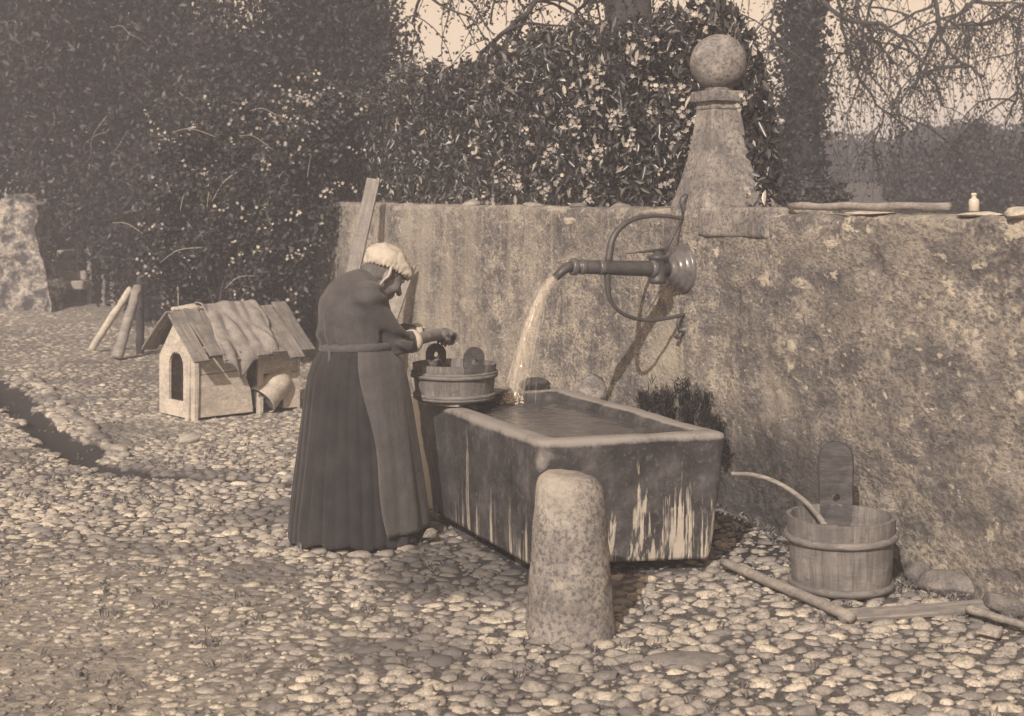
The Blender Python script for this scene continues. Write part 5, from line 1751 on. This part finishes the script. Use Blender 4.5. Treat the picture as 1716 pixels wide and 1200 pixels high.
for k, (x_, y_, Y_, r_, lab) in enumerate(((130, 400, 24.5, (1.2, .6, .8), 'dark undergrowth bush behind the steps'), (215, 420, 22.5, (.9, .6, .7), 'dark undergrowth bush behind the fence posts'), (330, 440, 19.0, (1.4, .6, .9), 'dark bush under the evergreens behind the dog house'),
                                           (500, 470, 17.3, (.9, .6, 1.3), 'dark bush beside the end of the yard wall'))):
    c_ = at(x_, y_, Y_)
    bs = thing('bush', (c_.x, c_.y, 0), lab, 'bush', 'undergrowth below the dark trees')
    mbv = MB(); twig_net(10, [(c_.x, c_.y, .05)], 1.0, mbv, .014, -1.2)
    mbv.build('stems', MAT['bark'], bs, True)['kind'] = 'stuff'
    cl = ell_points(60, tuple(c_), r_, .45)
    foliage('leaves', bs, clumped(7000, cl, .14), .09, .045, MAT['dark_leaf'], droop=.2)

# flowering shrub between dog house and wall
FS = thing('flowering_shrub', (at(410, 600, 14.6).x, 14.6, 0), 'tall shrub sprinkled with small white blossoms behind the dog house', 'shrub')
crs = [(A(430, 240, 14.8), (.75, .6, .55)), (A(330, 300, 15.0), (.55, .5, .55)), (A(500, 300, 14.5), (.40, .5, .75)), (A(400, 390, 14.6), (.8, .5, .6)), (A(300, 430, 15.0), (.40, .4, .45)), (A(470, 440, 14.4), (.42, .45, .7)), (A(530, 210, 14.7), (.40, .5, .45))]
mbv = MB()
for k in range(16):
    c, r = crs[k % len(crs)]
    b = Vector((at(410, 600, 14.6).x + random.uniform(-.3, .3), 14.6 + random.uniform(-.2, .3), -.05))
    e = Vector(c) + Vector(unit(1)[0]) * .3
    mbv.add(*tube(spline([b, b.lerp(e, .5) + Vector((random.uniform(-.15, .15), 0, .1)), e], 10), [.022 * (1 - .8 * i / 11) for i in range(11)], 6))
mbv.build('stems', MAT['bark'], FS, True)['kind'] = 'stuff'
pts = [clumped(4300, ell_points(45, c, r, .45), .09) for c, r in crs]
foliage('leaves', FS, np.concatenate(pts), .060, .034, MAT['shrub_leaf'], face=(-.15, -.5, .5))
fl_c = []
for k in range(85):
    c, r = crs[rng.integers(0, len(crs))]
    v_ = unit(1)[0]; v_[1] = -abs(v_[1]) - .3; v_[2] += .15; v_ /= np.linalg.norm(v_)
    p = np.array(c) + v_ * np.array(r) * rng.uniform(.95, 1.15)
    m_ = int(rng.integers(2, 9))
    dr = unit(1)[0] * .05
    fl_c.append(p + np.arange(m_)[:, None] * dr + rng.normal(size=(m_, 3)) * .022)
V, T_ = petals(np.concatenate(fl_c), .040)
o = obj('blossoms', V, T_, MAT['blossom'], FS); o['kind'] = 'stuff'
spm = MB()
for k in range(14):
    c, r = crs[k % len(crs)]
    v_ = unit(1)[0]; v_[1] = -abs(v_[1]) - .4; v_ /= np.linalg.norm(v_)
    p = Vector(np.array(c) + v_ * np.array(r) * .8); d = Vector(v_) + Vector((random.uniform(-.6, .2), 0, random.uniform(0, .4)))
    spm.add(*tube(spline([p, p + d * .25, p + d * .42 - Vector((0, 0, .10))], 8), [.007, .006, .006, .005, .005, .004, .003, .003, .002], 4))
spm.build('twigs', MAT['pale_wood'], FS, True)['kind'] = 'stuff'

# laurel hedge on the garden side of the wall
def hedge_top(x):
    return np.interp(x, [540, 600, 680, 760, 800, 860, 900, 960, 1000, 1060, 1120, 1180, 1230, 1260, 1290, 1310], [190, 165, 110, 118, 105, 70, 55, 42, 45, 35, 10, -10, 10, 60, 140, 260])
def hedge_points(n, x0, x1, q0, q1, bottom=1.42, front=1.0):
    x = rng.uniform(x0, x1, n)
    # more samples where the wall is far, so leaf density per metre stays even
    ww = 1 / (0.426 + (x - 858) / F) ** 2
    keep = rng.uniform(0, 1, n) < ww / ww.max() * 1.0 + .12
    x = x[keep]
    q = -(q0 + (q1 - q0) * rng.uniform(0, 1, len(x)) ** front)
    Yw = (W0.x + 0.426087 * W0.y) / (0.426087 + (x - 858) / F)
    tt = (Yw - W0.y) / U.y
    # slide along the wall so that set-back points keep the same bearing
    X = W0.x + U.x * tt + NRM.x * q; Y = W0.y + U.y * tt + NRM.y * q
    a = (x - 858) / F
    sft = (X - a * Y) / (U.x - a * U.y)
    X, Y = X - U.x * sft, Y - U.y * sft
    zt_ = H + (HZ - hedge_top(x) + 16 * vnoise(P3(x / 26, q * 2, 0), 151) + 10 * vnoise(P3(x / 9, q * 2, 0), 152)) * Y / F
    z = bottom + (zt_ - bottom) * rng.uniform(0, 1, len(x)) ** .9
    return np.stack([X, Y, z], -1), x
HE = thing('laurel_hedge', wall(4.5, -.9, 1.3), 'dense laurel hedge with long drooping leaves and pale blossoms above the wall', 'hedge')
Ca, _ = hedge_points(85000, 560, 1300, .30, 1.5, front=1.5)
den = fbm(Ca * 3.2, 161, 3)
Ca = Ca[(den > -.22) | (rng.uniform(0, 1, len(Ca)) < .35)]
foliage('leaves', HE, Ca, .078, .026, MAT['laurel_leaf'], droop=.75, face=(-.35, -.55, .25), fold=.2)
# the largest leaves one by one
lv, lf = leaves(np.zeros((1, 3)), .115, .036, jitter=0)
V = [(-.5, 0, 0), (-.25, .36, .05), (.05, .42, .04), (.32, .24, -.03), (.5, 0, -.14), (.32, -.24, -.03), (.05, -.42, .04), (-.25, -.36, .05), (-.25, 0, -.04), (.05, 0, -.05), (.32, 0, -.09)]
Fc = [(0, 8, 1), (1, 8, 9, 2), (2, 9, 10, 3), (3, 10, 4), (0, 7, 8), (7, 6, 9, 8), (6, 5, 10, 9), (5, 4, 10)]
lm = new_mesh('leaf', [(a_ * .09, b_ * .033, c_ * .09) for a_, b_, c_ in V], [f_[::-1] for f_ in Fc], True)
t = NT('laurel_leaf_single', .33, .5)
t.out(t.ramp(t.random(), [(0, tone(.02)), (.66, tone(.06)), (.86, tone(.14)), (1, tone(.45))]))  # glints painted in as a few very pale leaves
lm.materials.append(t.m)
Cl, _ = hedge_points(1400, 700, 1290, .22, .42)
Cl = Cl[rng.permutation(len(Cl))[:290]]
for p in Cl:
    ad = Vector(unit(1)[0]); ad.z -= 1.1; ad.normalize()
    nv = Vector((-.35, -.7, .4)) + Vector(unit(1)[0]) * .6
    put('leaf', lm, None, HE, frame(p, ad, nv.cross(ad)))
fl_c = []
Cb, _ = hedge_points(900, 800, 1290, .20, .40)
Cb = Cb[rng.permutation(len(Cb))[:75]]
for p in Cb:
    m_ = int(rng.integers(3, 12))
    fl_c.append(p + np.array((-.03, -.04, 0)) + rng.normal(size=(m_, 3)) * np.array((.022, .022, .03)))
V, T_ = petals(np.concatenate(fl_c), .036)
o = obj('blossoms', V, T_, MAT['blossom'], HE); o['kind'] = 'stuff'
stm = MB()
for k in range(90):
    x_ = random.uniform(575, 1150) if k > 55 else random.uniform(590, 800)
    tt_ = t_of(x_)
    q_ = -random.uniform(.42, .62)
    b = wall(tt_, q_, 1.25)
    hgt = random.uniform(.5, 1.0)
    stm.add(*tube([b, b + Vector((random.uniform(-.02, .02), 0, hgt * .5)), b + Vector((random.uniform(-.06, .06), 0, hgt))], [.012, .010, .006], 5))
stm.build('stems', MAT['grey_wood'], HE, True)['kind'] = 'stuff'

# trees against the sky: drooping limbs, hanging twigs, sparse small leaves
def drooping_tree(name, base, rtr, ztop, limbs, label, ntw, twl, nleaf, lsize, ivy=0, leafmat='tree_leaf', seed=1, box_=None):
    rd = random.Random(seed)
    tr = thing(name, tuple(base), label, 'tree')
    b = Vector(base)
    V, Fc = tube([b - Vector((0, 0, .3)), b + Vector((.03, 0, ztop * .4)), b + Vector((-.05, .02, ztop * .75)), b + Vector((0, 0, ztop))], [rtr * 1.15, rtr, rtr * .85, rtr * .55], 14)
    obj('trunk', rough_up(V, rtr * .12, 4, seed), Fc, MAT['bark'] if not ivy else MAT['ivy_bark'], tr, True)
    lmb, spots = MB(), []
    for pts, r0 in limbs:
        sp_ = spline(pts, 26)
        sp_ = [p + Vector((rd.uniform(-1, 1), rd.uniform(-1, 1), rd.uniform(-1, 1))) * .025 for p in sp_]
        n_ = len(sp_)
        lmb.add(*tube(sp_, [.6 * r0 * (1 - .75 * i / n_) + .004 for i in range(n_)], 7))
        spots += [(p, r0 * (1 - .75 * i / n_), i / n_) for i, p in enumerate(sp_)]
        # side branches
        for q in range(7):
            i = rd.randrange(4, n_ - 2)
            p = sp_[i]
            d = Vector((rd.uniform(-1, 1), rd.uniform(-.6, .6), rd.uniform(-.5, .35))).normalized()
            pp_ = [p]
            for s_ in range(9):
                d = (d + Vector((rd.uniform(-.3, .3), rd.uniform(-.3, .3), rd.uniform(-.34, .16)))).normalized()
                p = p + d * .11 * twl
                pp_.append(p)
            lmb.add(*tube(pp_, [r0 * .26 * (1 - .75 * j / 9) + .002 for j in range(10)], 5))
            spots += [(pp_[j], r0 * .3, .7) for j in range(2, 10)]
    lmb.build('limbs', MAT['bark'], tr, True)
    twm, lc = MB(), []
    for k in range(ntw):
        p, r_, f_ = rd.choice(spots)
        p = p.copy()
        ln = twl * rd.uniform(.3, 1.0)
        d = Vector((rd.uniform(-.8, .8), rd.uniform(-.6, .6), rd.uniform(-1.0, .1))).normalized()
        pp_ = [p.copy()]
        ns = 8
        for s_ in range(ns):
            d = (d + Vector((rd.uniform(-.28, .28), rd.uniform(-.28, .28), -.20))).normalized()
            p = p + d * ln / ns
            pp_.append(p.copy())
        twm.add(*tube(pp_, [.0065 * (1 - .7 * j / ns) for j in range(ns + 1)], 3))
        for s_ in range(max(1, nleaf // ntw)):
            f2 = rd.uniform(.15, 1)
            q = pp_[min(ns, int(f2 * ns))]
            lc.append((q.x + rd.gauss(0, .035), q.y + rd.gauss(0, .035), q.z + rd.gauss(0, .035)))
    twm.build('twigs', MAT['bark'], tr, True)['kind'] = 'stuff'
    foliage('crown', tr, np.array(lc), lsize, lsize * .6, MAT[leafmat], droop=.4)
    if ivy:
        zc = rng.uniform(0, 1, ivy) * min(ztop, 3.6)
        an = rng.uniform(0, 6.28, ivy)
        ra = rtr * (1.0 + .55 * np.abs(rng.normal(size=ivy))) * (1 + .25 * vnoise(P3(zc * 2, an, 0), seed))
        C = np.stack([b.x + ra * np.cos(an), b.y + ra * np.sin(an), b.z + zc], -1)
        foliage('ivy', tr, C, .075, .055, MAT['dark_leaf'], droop=.5)
    return tr
v3 = lambda x, y, Y: at(x, y, Y)
drooping_tree('garden_tree', Vector((at(1048, 0, 13).x, 13, 1.3)), .21, 5.2,
    [([v3(1048, -420, 13), v3(960, -90, 12.8), v3(880, 20, 12.6), v3(805, 92, 12.5), v3(760, 150, 12.5)], .055), ([v3(1040, -300, 13), v3(1000, -30, 13.2), v3(972, 15, 13.3), v3(935, 80, 13.4)], .040),
     ([v3(1030, -500, 13), v3(840, -220, 12.6), v3(740, -90, 12.4), v3(690, 40, 12.4)], .045), ([v3(1045, -480, 13), v3(920, -200, 13.4), v3(850, -70, 13.6), v3(820, 40, 13.6)], .035), ([v3(1060, -420, 13), v3(1120, -120, 13.2), v3(1170, -20, 13.3), v3(1190, 60, 13.4)], .035)],
    'garden tree whose thick trunk rises behind the hedge left of the pillar', 340, .85, 5200, .042, seed=3)
drooping_tree('ivy_tree', Vector((at(1345, 0, 16.5).x, 16.5, 1.3)), .165, 5.5,
    [([v3(1345, -420, 16.5), v3(1370, -60, 16.2), v3(1410, 30, 16), v3(1480, 40, 15.8), v3(1540, 95, 15.7), v3(1580, 180, 15.6)], .05), ([v3(1340, -300, 16.5), v3(1300, -20, 16.2), v3(1295, 60, 16), v3(1320, 120, 15.9)], .03),
     ([v3(1350, -450, 16.5), v3(1400, -60, 16.6), v3(1418, 60, 16.6), v3(1450, 150, 16.5), v3(1520, 215, 16.4)], .04), ([v3(1350, -500, 16.5), v3(1470, -140, 16), v3(1560, -10, 15.8), v3(1585, 75, 15.7), v3(1650, 130, 15.6)], .06)],
    'ivy clad tree with hanging branches standing behind the garden wall', 400, 1.1, 3800, .042, ivy=4600, seed=5)
drooping_tree('weeping_tree', Vector((at(1860, 0, 18).x, 18, 1.3)), .25, 6.0,
    [([v3(1850, -520, 18), v3(1720, -120, 17.4), v3(1640, -10, 17), v3(1570, 60, 16.8), v3(1530, 150, 16.8)], .06), ([v3(1850, -420, 18), v3(1770, -60, 17.6), v3(1690, 20, 17.4), v3(1620, 45, 17.2), v3(1560, 20, 17)], .05),
     ([v3(1860, -360, 18), v3(1790, 20, 17.6), v3(1730, 100, 17.4), v3(1690, 190, 17.2)], .045), ([v3(1850, -560, 18), v3(1640, -220, 17.8), v3(1500, -80, 17.6), v3(1450, 30, 17.6), v3(1440, 120, 17.6)], .05)],
    'tree beyond the right edge whose drooping boughs hang over the hill', 400, 1.1, 3800, .042, seed=8)

# bushes on the hill and beyond the wall
for k, (x_, y_, Y_, r_, nl, lab) in enumerate(((1640, 295, 25, (1.15, .9, .75), 9000, 'broad bush above the bottle at the right edge'), (1545, 305, 27, (.75, .7, .55), 6000, 'rounded bush left of the broad bush on the slope'), (1700, 262, 34, (1.6, 1.0, .7), 7000, 'far bush high on the hill at the right edge'),
                                                (1310, 270, 26, (.55, .5, .6), 4500, 'small bush on the slope right of the pillar'), (1430, 262, 44, (1.9, 1.2, .45), 6000, 'low far thicket along the hill crest'), (1580, 246, 42, (1.7, 1.2, .55), 6000, 'far thicket on the crest above the rounded bush'), (1350, 330, 14, (.45, .3, .13), 2500, 'low weeds growing just behind the wall right of the pillar'))):
    c_ = at(x_, y_, Y_)
    bs = thing('hill_bush', (c_.x, c_.y, c_.z - r_[2]), lab, 'bush', 'bushes on the slope beyond the wall')
    mbv = MB(); twig_net(8, [(c_.x, c_.y, c_.z - r_[2])], r_[2] * 1.5, mbv, .02, -1.4)
    mbv.build('stems', MAT['bark'], bs, True)['kind'] = 'stuff'
    foliage('leaves', bs, np.concatenate([clumped(int(nl * .75), ell_points(40, tuple(c_), r_, .4), .16 * max(r_) / 1.2), ell_points(int(nl * .25), tuple(c_), r_, .3)]), .10 * Y_ / 26, .06 * Y_ / 26, MAT['far_leaf'], droop=.1)

# ferns and dripping moss behind the trough
FE = thing('fern_clump', wall(2.15, .12, .45), 'dark clump of ferns hanging on the wall behind the trough', 'fern')
C = []
for x_, y_, n_ in ((1085, 668, 350), (1100, 662, 350), (1115, 658, 350), (1130, 655, 350), (1145, 652, 350), (1160, 652, 350), (1175, 656, 350), (1188, 668, 400), (1198, 690, 400), (1208, 715, 400), (1218, 745, 400), (1130, 690, 500), (1160, 690, 500), (1180, 720, 500)):
    tt_ = t_of(x_)
    c_ = wall(tt_, .03)
    z_ = H - (y_ - HZ) * c_.y / F
    C.append(np.array((c_.x, c_.y, z_)) + rng.normal(size=(n_, 3)) * np.array((.024, .024, .036)))
C = np.concatenate(C); C[:, 2] = C[:, 2] - .035 + .05 * vnoise(np.stack([C[:, 0] * 22, C[:, 1] * 22, C[:, 2] * 0], -1), 172); C = C[(vnoise(C * 26, 171) > -.15) & (rng.uniform(0, 1, len(C)) < .7)]
foliage('fronds', FE, C, .055, .006, MAT['fern'], droop=-1.1)
# thin dry grass here and there along the wall foot and between stones
def grass(name, pts, label):
    VV, FF, b = [], [], 0
    for p in pts:
        for k in range(7):
            d = np.array((random.uniform(-.5, .5), random.uniform(-.5, .5), 1.0)); h_ = random.uniform(.012, .038)
            sdv = np.array((random.uniform(-1, 1), random.uniform(-1, 1), 0)); sdv = sdv / (np.linalg.norm(sdv) + 1e-6) * .0018
            q = np.array(p) + np.array((random.gauss(0, .015), random.gauss(0, .015), 0))
            VV += [q - sdv, q + sdv, q + d * h_ * .6 + sdv * .7, q + d * h_ + np.array((random.uniform(-.02, .02), random.uniform(-.02, .02), 0))]
            FF.append((b, b + 1, b + 2)); FF.append((b, b + 2, b + 3)); b += 4
    o = obj(name, np.array(VV), np.array(FF), MAT['dry_grass'])
    return tag(o, label, 'grass', kind='stuff')
pts = []
for k in range(260):
    tt_ = random.uniform(-1.2, 2.4); p = wall(tt_, abs(random.gauss(.05, .06)) + .03); pts.append((p.x, p.y, float(ground_z(p.x, p.y)) + .005))
for k in range(650):
    x_, y_ = random.uniform(-4.5, 1.6), random.uniform(4.4, 14)
    if side_of_wall(x_, y_) > .1 and not in_quad(x_, y_, QT): pts.append((x_, y_, float(ground_z(x_, y_)) + .008))
grass('dry_grass', pts, 'thin dry grass between the cobbles and along the wall foot')

# ------------------------------------------------------------------ haze added to lift the blacks
hx0, hx1, hy0, hy1, hz0, hz1 = -262, 262, -72, 330, -1.6, 13.0
V = [(x_, y_, z_) for z_ in (hz0, hz1) for y_ in (hy0, hy1) for x_ in (hx0, hx1)]
hz = obj('haze', V, [(0, 2, 3, 1), (4, 5, 7, 6), (0, 1, 5, 4), (2, 6, 7, 3), (0, 4, 6, 2), (1, 3, 7, 5)], None)
m = bpy.data.materials.new('haze'); m.use_nodes = True
m.node_tree.nodes.clear()
om = m.node_tree.nodes.new('ShaderNodeOutputMaterial'); pv = m.node_tree.nodes.new('ShaderNodeVolumePrincipled')
pv.inputs['Color'].default_value = (.82, .83, .97, 1)
pv.inputs['Density'].default_value = HAZE_DENSITY
pv.inputs['Anisotropy'].default_value = 0.0
m.node_tree.links.new(pv.outputs[0], om.inputs['Volume'])
hz.data.materials.append(m)
tag(hz, 'thin pale haze added to lift the dark tones of the yard', 'haze', kind='stuff')
